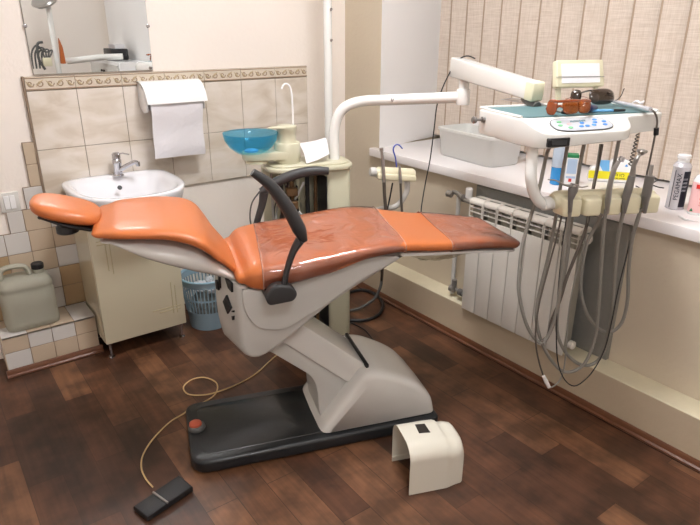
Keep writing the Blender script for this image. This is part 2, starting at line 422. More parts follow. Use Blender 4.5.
# boxed plinth under the window wall
b = new(); bx(b, (2.008, YF, 0), (XW, YB, .190), .003, 1)
for f in b.faces:
    f.material_index = 1 if f.calc_center_median().z > .188 else 0
struct('trim_4', b, [M_plinth, M_ledge])
# skirting boards
def skirt(name, p0, p1, n, h=.035):
    p0 = Vector(p0); p1 = Vector(p1); d = (p1-p0).normalized(); n = Vector(n); Z_ = Vector((0, 0, 1)); b = new()
    prof = [(0, 0), (.017, 0), (.017, .008), (.010, .014), (.008, h-.008), (.004, h), (0, h)]
    loft(b, [[p+n*a+Z_*z for a, z in prof] for p in (p0, p1)])
    prof = [(.016, 0), (.022, 0), (.022, .003), (.016, .003)]
    loft(b, [[p+n*a+Z_*z for a, z in prof] for p in (p0, p1)], mi=1)
    return struct(name, b, [M_skirt, M_gap])
skirt('baseboard_right', (2.008, YF, 0), (2.008, YB, 0), (-1, 0, 0))
skirt('baseboard_back', (.545, YB, 0), (2.0, YB, 0), (0, -1, 0))
skirt('baseboard_left_ledge', (.136, 2.74, 0), (.545, 2.74, 0), (0, -1, 0))
bpy.data.objects['baseboard_left_ledge'].name = 'trim_5'
# big marbled tiles above the washbasin with a scroll border
b = new(); X0 = .452; G = .0022; YT = 2.929
bx(b, (X0, YT+.002, .69), (1.855, YB, 1.25), mi=0)
bx(b, (X0-.008, YT-.006, .69), (X0, YB, 1.252), mi=0)
for k in range(8):
    xa = X0+k*.2; xb = min(xa+.2, 1.855)
    if xb-xa < .01: continue
    for za, zb in ((.69, .942), (.942, 1.192)): bx(b, (xa+G/2, YT-.004, za+G/2), (xb-G/2, YT+.004, zb-G/2), .001, 1, mi=1)
    bx(b, (xa+G/2, YT-.006, 1.194), (xb-G/2, YT+.004, 1.249), .001, 1, mi=2)
    # ridge lines and scrollwork on the border tile
    bx(b, (xa+G/2, YT-.009, 1.196), (xb-G/2, YT-.005, 1.201), .001, 1, mi=3)
    bx(b, (xa+G/2, YT-.009, 1.243), (xb-G/2, YT-.005, 1.247), .001, 1, mi=3)
    w_ = xb-xa
    for q in range(5):
        cx_ = xa+.02+q*.04
        if cx_+.02 > xb: break
        s_ = 1 if q % 2 else -1; pts = []
        for j in range(13):
            t = j/12*2.2*PI; rr = .015*(1-j/15); pts.append((cx_+rr*math.cos(t+PI*q), YT-.007, 1.222+s_*rr*math.sin(t+PI*q)))
        sweep(b, pts, .0024, 5, mi=3)
        sweep(b, [(cx_-.018, YT-.007, 1.222-.012*s_), (cx_-.004, YT-.007, 1.222+.004*s_), (cx_+.012, YT-.007, 1.222+.014*s_)], [.001, .005, .001], 5, mi=4)
struct('trim_6', b, [M_grout, M_tile, M_bordbg, M_scroll, M_scroll2], smooth=30)
# small square tiles stepping down to the ledge
b = new(); g = .0012
def st(x0, x1, z0, z1, mi, y0=YT-.003, y1=YB): bx(b, (x0+g, y0, z0+g), (x1-g, y1, z1-g), .0015, 1, mi=mi)
rows = [(.885, .981, [(.398, .444, 2)]), (.787, .885, [(.398, .444, 2)]), (.689, .787, [(.367, .444, 1)]),
        (.590, .689, [(.284, .347, 1), (.347, .452, 2)]),
        (.492, .590, [(.155, .255, 1), (.255, .353, 1), (.353, .452, 2), (.452, .552, 2), (.552, .60, 1)]),
        (.393, .492, [(.057, .155, 3), (.155, .255, 3), (.255, .353, 2), (.353, .452, 2), (.452, .552, 1), (.552, .60, 2)]),
        (.295, .393, [(.057, .155, 1), (.155, .255, 3), (.255, .353, 1), (.353, .452, 1), (.452, .552, 3)]),
        (.192, .295, [(.057, .155, 3), (.155, .255, 3), (.255, .353, 3), (.353, .452, 1), (.452, .552, 3)])]
rows += [(.590, .689, [(.452, .552, 1)])]
for z0, z1, L_ in rows:
    bx(b, (L_[0][0], YT-.001, z0), (L_[-1][1], YB, z1), mi=0)
    for x0, x1, mi in L_: st(x0, x1, z0, z1, mi)
struct('trim_7', b, [M_grout, M_tw, M_tt, M_tb])
# tiled ledge on the floor, left of the cabinet
b = new(); LX0 = .146; LX1 = .536; LY = 2.743; LZ = .19
bx(b, (LX0+.002, LY+.002, 0), (LX1-.002, YB, LZ-.002), mi=0)
xs = [LX0, .248, .345, .443, LX1]
cols = [[2, 1, 1, 2], [1, 2, 2, 2]]
for i in range(4):
    for j, (z0, z1) in enumerate(((.112, LZ), (.030, .112))):
        st(xs[i], xs[i+1], z0, z1, cols[j][i], LY, LY+.01)
    bx(b, (xs[i]+g, LY, LZ-.01), (xs[i+1]-g, 2.85, LZ), .001, 1, mi=[1, 2, 2, 1][i]); bx(b, (xs[i]+g, 2.852, LZ-.01), (xs[i+1]-g, YB-.01, LZ), .001, 1, mi=[2, 1, 2, 1][i])
for y0, y1, mi in ((LY, 2.84, 2), (2.84, YB, 1)):
    for z0, z1 in ((.03, .112), (.112, LZ)): bx(b, (LX0-.002, y0+g, z0+g), (LX0+.008, y1-g, z1-g), .001, 1, mi=mi)
struct('trim_8', b, [M_grout, M_tw, M_tt, M_tb])
# ------------------------------------------------------------------ vertical blinds
bl = thing('vertical_blind', 'beige woven vertical blind covering the window above the sill', 'blind', (2.62, 1.5, SZ))
b = new(); bx(b, (2.60, .3, 2.36), (2.68, 2.74, 2.42), .004); obj('head_rail', b, M_white, bl)
for k in range(20):
    yc = 2.690-.1215*k
    b = new(); n = 6; ring0 = []; ring1 = []
    for z, rr in ((SZ+.012, ring0), (2.37, ring1)):
        pass
    rings = []
    for z in (SZ+.012, 2.37):
        rg = []
        for side in (0, 1):
            for j in range(n+1):
                t = j/n if side == 0 else 1-j/n
                yy = yc+.068-.136*t; bulge = .006*math.sin(PI*t)
                rg.append(Vector((2.655+.013*(t-.5)*2-bulge+(.0012 if side else 0), yy, z)))
        rings.append(rg)
    loft(b, rings)
    bx(b, (2.6402, yc+.0610, SZ+.012), (2.6425, yc+.0690, 2.37), mi=1)  # narrow strip painted as the shadow line where slats overlap
    obj('slat', b, [M_blind, M_slatshade], bl)
# ------------------------------------------------------------------ mirror
mi_ = thing('wall_mirror', 'rectangular frameless mirror clipped to the cream wall above the tiles', 'mirror', (.75, YB-.01, 1.257))
b = new(); bx(b, (.493, YB-.012, 1.2575), (1.004, YB-.006, 2.05), .0015, 1); obj('glass', b, [M_mirror], mi_)
b = new(); bx(b, (.4915, YB-.0065, 1.2565), (1.0055, YB-.001, 2.051)); obj('backing', b, M_steel, mi_)
for x in (.494, 1.003):
    for z in (1.45, 1.90):
        b = new(); lathe(b, [(.008, 0), (.0085, .012), (.006, .018), (.001, .019)], (x, YB, z), 14, (0, -1, 0)); obj('clip', b, M_chrome, mi_, 'chrome clip')
# ------------------------------------------------------------------ washbasin, tap, cabinet
sk = thing('washbasin', 'white ceramic washbasin with a rounded front on the tiled wall', 'sink', (.745, YB, .66))
def dring(s, z, dy=0, hw=.24, depth=.5, y1=2.926):
    out = []; yc_ = y1-.22
    for k in range(48):
        t = 2*PI*k/48; c, s_ = math.cos(t), math.sin(t)
        x = hw*math.copysign(abs(c)**(.72 if s_ < 0 else .45), c)
        y = (-(depth-.22) if s_ < 0 else .22)*abs(s_)**(.9 if s_ < 0 else .35)
        out.append(Vector((.745+x*s, yc_+y*s+dy, z)))
    return out
b = new(); loft(b, [dring(.55, .662, .03), dring(.80, .672, .02), dring(.95, .735, .005), dring(.985, .775), dring(1, .79), dring(.995, .798), dring(.97, .801),
                    dring(.90, .800, -.004), dring(.86, .795, -.012), dring(.80, .775, -.02), dring(.70, .72, -.025), dring(.45, .70, -.03), dring(.12, .696, -.03)])
# cavity must leave a flat deck behind: push deck verts
obj('basin', b, M_ceram, sk, smooth=60)
b = new(); lathe(b, [(.006, 0), (.0105, .001), (.0105, .004), (.006, .005)], (.745, 2.805, .757), 16, (0, -1, .75), mi=1)
lathe(b, [(.0005, .004), (.0075, .0065)], (.745, 2.805, .757), 16, (0, -1, .75), mi=0); obj('overflow_hole', b, [M_black, M_black], sk)
b = new(); lathe(b, [(.02, 0), (.02, .004), (.012, .005), (.001, .003)], (.745, 2.66, .696), 20); obj('drain', b, M_chrome, sk)
tp = thing('mixer_tap', 'chrome single-lever mixer tap on the washbasin deck', 'tap', (.765, 2.87, .80))
b = new(); lathe(b, [(.024, 0), (.024, .004), (.019, .009), (.018, .05), (.020, .055), (.020, .075), (.016, .08)], (.765, 2.865, .80), 20)
obj('body', b, M_chrome, tp)
b = new(); sweep(b, crm([(.768, 2.86, .822), (.79, 2.83, .845), (.822, 2.80, .866), (.836, 2.79, .866)], 5), [.011, .011, .010, .009], 12)
lathe(b, [(.010, 0), (.010, .02)], (.836, 2.788, .850), 14); obj('spout', b, M_chrome, tp)
b = new(); lathe(b, [(.019, 0), (.019, .02), (.012, .028), (.001, .029)], (.765, 2.865, .881), 18)
sweep(b, [(.765, 2.865, .90), (.79, 2.845, .905), (.812, 2.825, .900)], [.009, .007, .006], 10, .5); obj('lever', b, M_chrome, tp)
cb = thing('sink_cabinet', 'cream gloss cabinet on thin legs under the washbasin', 'cabinet', (.735, 2.78, 0))
b = new(); bx(b, (.540, 2.640, .085), (.925, YB-.02, .66), .002, 1); obj('body', b, M_cab, cb)
dr = None
b = new(); bx(b, (.540, 2.620, .085), (.925, 2.638, .66), .004, 2)
def gl(p0, p1): sweep(b, [(p0[0], 2.6195, p0[1]), (p1[0], 2.6195, p1[1])], .0022, 6, mi=1)
for dz in (0, .016): gl((.80-dz*2, .175+dz), (.905, .175+dz)); gl((.565, .565+dz), (.66-dz*2, .565+dz))
for dx in (0, .018): gl((.885-dx, .155), (.885-dx, .30+dx)); gl((.60+dx, .60), (.60+dx, .44-dx))
obj('door', b, [M_cab, M_groove], cb, 'cabinet door with milled crossing lines')
for x in (.562, .905):
    for y in (2.65, 2.88):
        b = new(); lathe(b, [(.014, 0), (.014, .006), (.007, .010), (.007, .085)], (x, y, 0), 12); obj('leg', b, M_chrome, cb, 'thin chrome leg')
# ------------------------------------------------------------------ paper towel dispenser
td = thing('paper_towel_holder', 'white wall-mounted paper towel holder under the scroll border', 'towel holder', (1.06, YB-.012, 1.1))
yw = YT-.004
def hood(off):
    return [(0, 1.212-off), (-.04, 1.213-off), (-.085, 1.196-off), (-.118, 1.158-off), (-.134, 1.118)]
A_ = hood(0); B_ = hood(.004); prof = crm([Vector((a, z, 0)) for a, z in A_], 5)+crm([Vector((a+.004, z, 0)) for a, z in B_], 5)[::-1]
b = new(); loft(b, [[Vector((x, yw+p.x, p.y)) for p in prof] for x in (.915, 1.205)]); obj('hood', b, M_white, td)
for x in (.918, 1.195):
    b = new(); prism(b, round2([(0, 1.20), (-.03, 1.205), (-.10, 1.165), (-.105, 1.08), (-.05, 1.07), (0, 1.10)], .015), lambda p, q, s: Vector((s, yw+p, q)), x, x+.008, .002); obj('bracket', b, M_white, td)
b = new(); lathe(b, [(.02, 0), (.045, .0), (.045, .25), (.02, .25)], (.935, yw-.075, 1.130), 28, (1, 0, 0)); rl = obj('roll', b, M_paper, td)
b = new(); rows_ = []
for j in range(16):
    t = j/15; z = 1.135-.270*t; yy = yw-.118-.004*math.sin(t*9)+.02*t*t
    rows_.append([Vector((.932+k/10*.25+.003*math.sin(t*5+2*(k > 8))*(k > 8), yy-.002*math.sin(k*.9+t*6)+e_, z-.004*(k/10)*t)) for k in range(11) for e_ in (0,)] + [Vector((.932+k/10*.25+.003*math.sin(t*5+2*(k > 8))*(k > 8), yy-.002*math.sin(k*.9+t*6)+.0015, z-.004*(k/10)*t)) for k in range(10, -1, -1)])
loft(b, rows_); obj('hanging_sheet', b, M_paper, td, 'white paper towel sheet hanging down')
# ------------------------------------------------------------------ light switch
sw = thing('light_switch', 'white double rocker light switch on the wall beside the stepped tiles', 'light switch', (.315, YB, .735))
b = new(); bx(b, (.268, YB-.012, .688), (.345, YB, .776), .004, 2); obj('frame', b, M_plas2, sw)
for x in (.284, .307):
    b = new(); bx(b, (x, YB-.016, .702), (x+.0215, YB-.011, .762), .0015, 1, Matrix.Identity(4)); obj('rocker', b, M_white, sw)
# ------------------------------------------------------------------ jerrycan
jc = thing('jerrycan', 'cloudy plastic jerrycan with a black cap on the tiled ledge', 'jerrycan', (.29, 2.84, LZ))
b = new(); rg = []
def rr(z, hx, hy, cx_=.288, cy_=2.838, e=5, n=36):
    return [Vector((cx_+hx*math.copysign(abs(math.cos(2*PI*k/n))**(2/e), math.cos(2*PI*k/n)), cy_+hy*math.copysign(abs(math.sin(2*PI*k/n))**(2/e), math.sin(2*PI*k/n)), z)) for k in range(n)]
z0 = LZ+.001
loft(b, [rr(z0, .100, .068), rr(z0+.004, .108, .074), rr(z0+.03, .110, .076), rr(z0+.09, .108, .075), rr(z0+.10, .110, .076), rr(z0+.17, .108, .075), rr(z0+.18, .103, .071), rr(z0+.188, .108, .074), rr(z0+.205, .107, .073), rr(z0+.225, .095, .062), rr(z0+.232, .080, .05)])
obj('body', b, M_jug, jc, smooth=60)
b = new(); sweep(b, crm([(.20, 2.838, z0+.21), (.205, 2.838, z0+.262), (.23, 2.838, z0+.278), (.285, 2.838, z0+.276), (.305, 2.838, z0+.262), (.318, 2.838, z0+.22)], 6), .016, 12, .7); obj('handle', b, M_jug, jc)
b = new(); lathe(b, [(.022, 0), (.024, .03)], (.352, 2.838, z0+.225), 20); obj('neck', b, M_jug, jc)
b = new(); lathe(b, [(.024, 0), (.026, .002), (.026, .022), (.022, .026), (.001, .0265)], (.352, 2.838, z0+.25), 24)
obj('cap', b, M_black, jc, 'black screw cap')
# ------------------------------------------------------------------ waste basket
wb = thing('waste_basket', 'pale blue slatted plastic waste basket beside the sink cabinet', 'waste basket', (1.085, 2.715, 0))
cx_, cy_ = 1.085, 2.715
b = new(); NB_ = 56
def rad(z): return .100+.030*z/.28
b2 = new()
def ringz(r, z): return [Vector((cx_+r*math.cos(2*PI*k/NB_), cy_+r*math.sin(2*PI*k/NB_), z)) for k in range(NB_)]
loft(b, [ringz(.092, .0005), ringz(rad(0), .003), ringz(rad(.10), .10), ringz(rad(.10)-.003, .10), ringz(rad(0)-.003, .006), ringz(.01, .006)])
for k in range(42):
    a = 2*PI*k/42
    p = [Vector((cx_+rad(z)*math.cos(a), cy_+rad(z)*math.sin(a), z)) for z in (.098, .17, .243)]
    sweep(b, p, .0032, 5)
for z in (.17,):
    loft(b, [ringz(rad(z)+.001, z-.004), ringz(rad(z)+.001, z+.004), ringz(rad(z)-.003, z+.004), ringz(rad(z)-.003, z-.004), ringz(rad(z)+.001, z-.004)], caps=False)
loft(b, [ringz(rad(.24), .24), ringz(rad(.28), .275), ringz(rad(.28)-.003, .275), ringz(rad(.24)-.003, .24), ringz(rad(.24), .24)], caps=False)
obj('basket', b, M_basket, wb)
b = new(); loft(b, [ringz(.126, .272), ringz(.137, .274), ringz(.138, .280), ringz(.132, .283), ringz(.126, .280), ringz(.126, .272)], caps=False); obj('rim', b, mat('blue_rim', (156, 190, 208), .3), wb)
def crumple(c, r, seed):
    b = new(); bmesh.ops.create_icosphere(b, subdivisions=3, radius=r)
    for v in b.verts:
        n = noise.noise(v.co*60+Vector((seed*7, 0, 0)))+.6*noise.noise(v.co*140+Vector((0, seed*3, 0)))
        v.co = v.co*(1+.38*n)+Vector(c); 
    return b
pp = [(1.035, 2.68, .226, .022), (1.087, 2.660, .218, .027), (1.138, 2.695, .215, .023), (1.06, 2.745, .212, .025), (1.120, 2.760, .212, .025)]
LB = ['crumpled white tissue standing highest at the left in the waste basket', 'largest crumpled white tissue at the front middle of the waste basket', 'crumpled white tissue at the right side of the waste basket', 'crumpled white tissue behind the highest one in the waste basket', 'crumpled white tissue at the rear right in the waste basket']
for i, (x, y, z, r) in enumerate(pp): single('tissue', LB[i], 'tissue', crumple((x, y, z), r, i+1), M_paper, (x, y, z), 'tissues in the waste basket', smooth=0)
b = crumple((1.085, 2.715, .10), .082, 9); 
for v in b.verts: v.co.z = .012+(v.co.z-.018)*1.02 if v.co.z > .012 else .012
single('refuse', 'mixed dark and white refuse filling the lower waste basket', 'refuse', b, mat('refuse', (120, 124, 122), .8, vary=.8, vscale=30), (1.085, 2.715, .01), smooth=0, kind='stuff')
# ------------------------------------------------------------------ radiator
rd = thing('radiator', 'white sectional panel radiator under the window sill', 'radiator', (2.02, 1.51, .19))
RX = 1.982; ry1 = 1.792; pitch = .081
for k in range(7):
    ya = ry1-(k+1)*pitch+.0018; yb = ry1-k*pitch-.0018; b = new()
    bx(b, (RX, ya, .192), (RX+.010, yb, .655), .003, 2)           # front plate
    bx(b, (RX, ya, .655), (RX+.004, ya+.004, .715), mi=0); bx(b, (RX, yb-.004, .655), (RX+.004, yb, .715), mi=0)
    for z in (.675, .697): bx(b, (RX+.002, ya, z), (RX+.07, yb, z+.0035), mi=0)
    bx(b, (RX+.012, ya+.012, .20), (RX+.075, yb-.012, .70), .004, 1, mi=1)
    for f in (.25, .75): bx(b, (RX+.008, ya+(yb-ya)*f-.0015, .20), (RX+.082, ya+(yb-ya)*f+.0015, .71), mi=1)
    # rounded top cap
    prism(b, round2([(0, .712), (0, .728), (.016, .738), (.07, .738), (.082, .728), (.082, .712), (.05, .716), (.03, .712)], .006), lambda p, q, s: Vector((RX+p, s, q)), ya-.0006, yb+.0006, .003, 2)
    for f in (.3, .62): bx(b, (RX+.03, ya+.01, .7385-.0005), (RX+.036, yb-.01, .7395), mi=1)
    obj('section', b, [M_rad, M_radin], rd)
for z in (.235, .695):
    b = new(); lathe(b, [(.018, 0), (.018, .018), (.012, .022), (.001, .022)], (RX+.045, ry1-7*pitch, z), 16, (0, -1, 0)); obj('end_plug', b, M_rad, rd)
b = new(); bx(b, (2.100, 1.10, .192), (2.1215, 1.86, .765), .001, 1)
single('foil_screen', 'dull grey foil sheet on the wall behind the radiator', 'foil sheet', b, M_foil, (2.11, 1.48, .195))
pv = thing('radiator_pipes', 'painted supply pipes and valves at the far end of the radiator', 'pipe', (2.08, 1.93, 0.195))
b = new()
sweep(b, [(2.06, 1.93, .197), (2.06, 1.93, .70)], .011, 12); obj('riser', b, M_plas2, pv)
b = new(); sweep(b, crm([(2.06, 1.97, .715), (2.055, 1.93, .715), (2.03, 1.86, .705), (2.027, 1.795, .70)], 4), .010, 12); obj('upper_pipe', b, M_steel, pv)
for (y, m, r) in ((1.97, M_steel, .017), (1.87, M_dsteel, .018), (1.83, M_plas2, .017)):
    b = new(); lathe(b, [(r*.7, 0), (r, .005), (r, .028), (r*.7, .033)], (2.04, y-.015, .708), 14, (-.1, 1, 0)); obj('union_nut', b, m, pv)
b = new(); lathe(b, [(.012, 0), (.017, .005), (.017, .045), (.012, .05)], (2.035, 1.845, .715), 14); obj('valve_head', b, M_white, pv, 'white valve head')
b = new(); sweep(b, [(2.06, 1.93, .232), (2.03, 1.80, .232)], .009, 12); obj('lower_pipe', b, M_steel, pv)
for y in (1.90, 1.84):
    b = new(); lathe(b, [(.012, 0), (.018, .004), (.018, .028), (.012, .032)], (2.045, y, .232), 14, (0, 1, 0)); obj('union_nut', b, M_dsteel if y < 1.87 else M_steel, pv)
b = new(); lathe(b, [(.010, 0), (.014, .004), (.014, .04), (.008, .042)], (2.05, 1.91, .24), 12); obj('valve_stem', b, M_steel, pv)
# ------------------------------------------------------------------ DENTAL CHAIR
ch = thing('dental_chair', 'orange upholstered dental chair on a black base plate in the middle of the floor', 'dental chair', CO, CA)
def chair(name, bm, m, label=None, parent=ch, smooth=45): return obj(name, bm, m, parent, label, smooth)
uw = lambda p, q, s: Wc(p, s, q)
uv = lambda p, q, s: Wc(p, q, s)
# base plate
b = new(); prism(b, round2([(-.012, -.190), (.925, -.190), (.925, .190), (-.012, .190)], [.07, .03, .03, .05], 6), uv, 0, .052, .014, 4)
prism(b, round2([(.03, -.150), (.50, -.150), (.50, .150), (.03, .150)], .04, 5), uv, .05, .0535, .002, 1)
chair('base_plate', b, M_base, 'black base plate')
bp_ = at(197, 428, z=.055)
b = new(); lathe(b, [(.030, 0), (.032, .004), (.030, .014), (.024, .018)], (bp_.x, bp_.y, .053), 24); k_ = chair('foot_button', b, M_greyrub)
b = new(); lathe(b, [(.0235, 0), (.022, .008), (.012, .016), (.001, .018)], (bp_.x-.003, bp_.y+.003, .070), 24); obj('button_top', b, M_redbtn, k_, 'faded red button top')
# pedestal
b = new(); prof = [(.455, .055), (.475, .085), (.632, .285), (.70, .272), (.78, .232), (.85, .185), (.905, .12), (.918, .055)]
prof = round2(prof, [.004, .03, .05, .05, .06, .06, .05, .004], 5)
t = bmesh.new()
sects = [(-.166, .86), (-.164, .92), (-.157, .965), (-.142, .99), (-.12, 1.0), (0, 1.01), (.12, 1.0), (.142, .99), (.157, .965), (.164, .92), (.166, .86)]
rings = []
for v_, k in sects:
    rings.append([Wc(.69+(p-.69)*k, v_, .055+(q-.055)*k) for p, q in prof])
loft(b, rings); chair('pedestal', b, M_plas2, 'glossy white pedestal shell', smooth=60)
b = new(); bx(b, (.640, -.125, .270), (.652, .135, .2925), .002, 1, MC @ Matrix.Identity(4)); chair('pedestal_slot', b, M_black)
# lift link
b = new(); prism(b, round2([(.27, .40), (.353, .445), (.60, .22), (.64, .055), (.475, .055), (.464, .14), (.464, .20), (.443, .262), (.30, .385)], [.01, .01, .01, .01, .01, .04, .04, .05, .01], 4), uw, -.092, .092, .006, 2); chair('lift_arm', b, M_plas)
b = new(); prism(b, round2([(.33, .52), (.42, .475), (.665, .262), (.61, .185), (.353, .412), (.29, .46)], .008, 3), uw, -.104, .104, .007, 3); chair('lift_arm_cover', b, M_plas2)
# seat housing 
uw2 = lambda p, q, s: Wc2(p, s, q)
P_ = [(.160, .70), (.157, .60), (.158, .50), (.166, .450), (.196, .428), (.235, .424), (.29, .443), (.335, .475), (.497, .592), (.588, .642), (.756, .730), (.764, .748), (.66, .756), (.58, .742), (.49, .715), (.37, .695), (.27, .675), (.2, .69)]
Pr = round2(P_, .02, 3); PN = []
for i_ in range(len(Pr)):
    a_, c_, d_ = Vector(Pr[i_-1]), Vector(Pr[i_]), Vector(Pr[(i_+1) % len(Pr)]); t_ = (d_-a_).normalized(); PN.append(Vector((-t_.y, t_.x)))
ar = sum(Pr[i_-1][0]*Pr[i_][1]-Pr[i_][0]*Pr[i_-1][1] for i_ in range(len(Pr)))
sg_ = 1 if ar > 0 else -1
def nose(p, s_):      # the head end of the housing is a blunt nose
    k = max(0, 1-(p-.155)/.12); return (.030-.052*min(1, (.19-abs(s_))/.15))*min(1, k)
rings = []
for s_, o_ in ((-.190, .016), (-.187, .009), (-.180, .003), (-.170, 0), (-.12, 0), (-.08, 0), (-.04, 0), (.04, 0), (.08, 0), (.12, 0), (.170, 0), (.180, .003), (.187, .009), (.190, .016)):
    ring = []
    for (p, q), n_ in zip(Pr, PN):
        pp_, qq_ = p+sg_*n_.x*o_, q+sg_*n_.y*o_
        ring.append(Wc(pp_+nose(pp_, s_), s_, qq_))
    rings.append(ring)
b = new(); loft(b, rings); hs = chair('seat_housing', b, M_plas, smooth=50)
Q_ = [(.195, .69), (.203, .60), (.243, .538), (.33, .522), (.44, .578), (.60, .672), (.742, .734), (.66, .750), (.58, .736), (.49, .708), (.37, .688), (.27, .672)]
b = new(); prism(b, round2(Q_, .03, 4), uw2, -.201, .201, .013, 4); chair('housing_side', b, M_plas)
nd = (U*-.052+V*.15).normalized(); nc = Wc(.185-.052*.5, -.115, .603)
NM = frame(nc, -nd, Vector((0, 0, 1)))
nn = NM.to_3x3() @ Vector((0, 0, 1))
if nn.dot(CAMP-nc) < 0: NM = frame(nc, nd, Vector((0, 0, 1)))
def plate(poly, nm, lb, th=.0045):
    b = new(); prism(b, poly, lambda p, q, s_: NM @ Vector((p, q, s_)), -.004, th, .001, 1); return obj(nm, b, M_black, hs, lb)
plate([(-.030, 0), (0, -.034), (.030, 0), (0, .034)], 'switch_plate', 'dark diamond switch plate')
plate([(.034, -.014), (.046, -.010), (.046, -.004), (.034, -.008)], 'switch_mark', 'small black switch symbol')
plate([(.030, -.030), (.044, -.024), (.040, -.040), (.034, -.044)], 'switch_mark', 'small black switch symbol')
plate([(-.075, .030), (-.058, .030), (-.058, .062), (-.075, .062)], 'rear_clip', None)
plate([(.020, .066), (.045, .060), (.045, .092), (.002, .096)], 'rear_slot', None)
# seat + leg cushion
ST = [(.208, .200, .742, .690), (.235, .225, .768, .672), (.28, .238, .780, .666), (.37, .245, .785, .684), (.49, .245, .797, .706), (.58, .242, .803, .735), (.66, .238, .806, .748), (.745, .228, .800, .750), (.84, .212, .785, .734), (.93, .195, .772, .721), (1.03, .180, .763, .711), (1.13, .168, .747, .699), (1.200, .160, .735, .690)]
b = new(); cushion(b, ST, 44, 3.4, .010, fn=Wc2, round_end=(.024, .026)); seat = chair('seat_cushion', b, M_orange, smooth=80)
def film(u0, u1, name, m, off=.0035, lab=None, par=None, skew=0, closed=False):
    # a thin clear cover following the cushion
    P = crm([Vector((s[0], s[1], 0)) for s in ST], 5); Q = crm([Vector((s[0], s[2], s[3])) for s in ST], 5)
    rows = [(p.x, p.y+off, q.y+off, q.z-off) for p, q in zip(P, Q)]
    def ip(u):
        for a, c in zip(rows[:-1], rows[1:]):
            if a[0] <= u <= c[0]:
                t = (u-a[0])/(c[0]-a[0]); return [a[i]*(1-t)+c[i]*t for i in range(4)]
        return rows[-1]
    R_ = [ip(u0)]+[r for r in rows if u0+.004 < r[0] < u1-.004]+[ip(u1)]
    if closed:
        e = R_[-1]; R_ += [(u1+.012, e[1]-.003, e[2]-.003, e[3]+.003), (u1+.024, e[1]-.010, e[2]-.012, e[3]+.012), (u1+.0315, e[1]-.022, e[2]-.021, e[3]+.019)]; sk0 = u0
    b = new(); n = 44; rings = []
    for u, hw, zt, zb in R_:
        ring = []; mz = (zt+zb)/2; h = (zt-zb)/2
        for k in range(n):
            t = 2*PI*k/n; c, s = math.cos(t), math.sin(t); ex = 3.4
            x = hw*math.copysign(abs(c)**(2/ex), c); z = h*math.copysign(abs(s)**(2/ex), s)
            if s > 0: z -= .010*(1-(x/hw)**2)*s*min(1, h/.03)
            ring.append(Wc2(u-skew*x*(1 if not closed else max(0, 1-(u-u0)/.12)), x, mz+z))
        rings.append(ring)
    loft(b, rings, caps=closed)
    b.faces.ensure_lookup_table()
    if closed: bmesh.ops.delete(b, geom=[b.faces[-2]], context='FACES_ONLY')
    for ring in (rings[0], rings[-1])[:1 if closed else 2]:      # doubled hem
        sweep(b, [ring[i] for i in range(n)]+[ring[0]], .0022, 5, mi=1)
    return obj(name, b, [m, M_hem], par or seat, lab, 80)
film(.285, .760, 'plastic_cover', M_film, lab='clear plastic cover over the seat', skew=-.10)
film(.945, 1.197, 'plastic_cover', M_film, lab='clear plastic cover over the leg end', skew=-.10, closed=True)
b = new(); ST2 = [(.74, .20, .754, .728), (.88, .19, .735, .715), (1.02, .170, .718, .700), (1.195, .150, .694, .680)]
cushion(b, ST2, 32, 4, 0, fn=Wc2, round_end=(.01, .018)); chair('leg_rest_shell', b, M_plas2)
b = new(); rings = []
for i in range(13):
    u = .82+.28*i/12; d = .040*math.sin(PI*min(1, (i+1)/9))**.7*(i < 8)+.008; hw = .18-.03*i/12
    rings.append([Wc2(u, -hw+2*hw*k/16, .712-.012*(i/12)-d*math.sin(PI*k/16)**.5-.004*math.sin(k*2+i)) for k in range(17)])
loft(b, rings, caps=False, closed=False); chair('film_sag', b, M_film2, 'loose plastic film sagging under the leg end')
# backrest
BK = [(-.185, .160, .908, .870), (-.14, .192, .915, .871), (-.06, .207, .915, .866), (.0, .213, .912, .857), (.056, .224, .902, .838), (.098, .229, .880, .812), (.125, .208, .845, .780), (.15, .165, .805, .748), (.18, .145, .765, .714), (.205, .125, .725, .688)]
b = new(); cushion(b, BK, 44, 2.8, .006, fn=Wc2, round_end=(.030, .014)); bk = chair('backrest_cushion', b, M_orange, smooth=80)
BS = [(-.165, .15, .872, .852), (-.067, .195, .868, .795), (.052, .205, .845, .742), (.10, .200, .820, .725), (.15, .165, .762, .700), (.20, .128, .705, .672)]
b = new(); cushion(b, BS, 36, 2.6, 0, fn=Wc2, round_end=(.03, .012)); chair('backrest_shell', b, M_plas2, 'white shell under the backrest', smooth=80)
b = new(); bx(b, (.14, -.07, .64), (.24, .07, .690), .006, 2, MC2); chair('backrest_hinge', b, M_black)
# headrest
b = new(); rings = []
for i_ in range(25):
    t = PI*(i_+.35)/24.7 if i_ < 24 else PI*.992
    if i_ == 0: t = PI*.008
    u = -.287-.094*math.copysign(abs(math.cos(t))**.80, math.cos(t)); k = math.sin(t)**.62; kz = math.sin(t)**.55
    zc = .934-.30*(u+.287); hw = .100*k; ht = .031*kz; hb = .028*kz; ring = []
    for q in range(44):
        a_ = 2*PI*q/44; c, sn = math.cos(a_), math.sin(a_)
        x = hw*math.copysign(abs(c)**.8, c); z = (ht if sn > 0 else hb)*math.copysign(abs(sn)**.75, sn)
        ring.append(Wc2(u, x, zc+z-(.006*(1-(x/max(hw, .001))**2)*sn*kz if sn > 0 else 0)))
    rings.append(ring)
loft(b, rings); hr = chair('headrest_cushion', b, M_orange, smooth=80)
b = new(); cushion(b, [(-.350, .070, .940, .922), (-.287, .085, .916, .896), (-.225, .070, .892, .872)], 32, 3, 0, fn=Wc2, round_end=(.01, .01)); chair('headrest_plate', b, M_black)
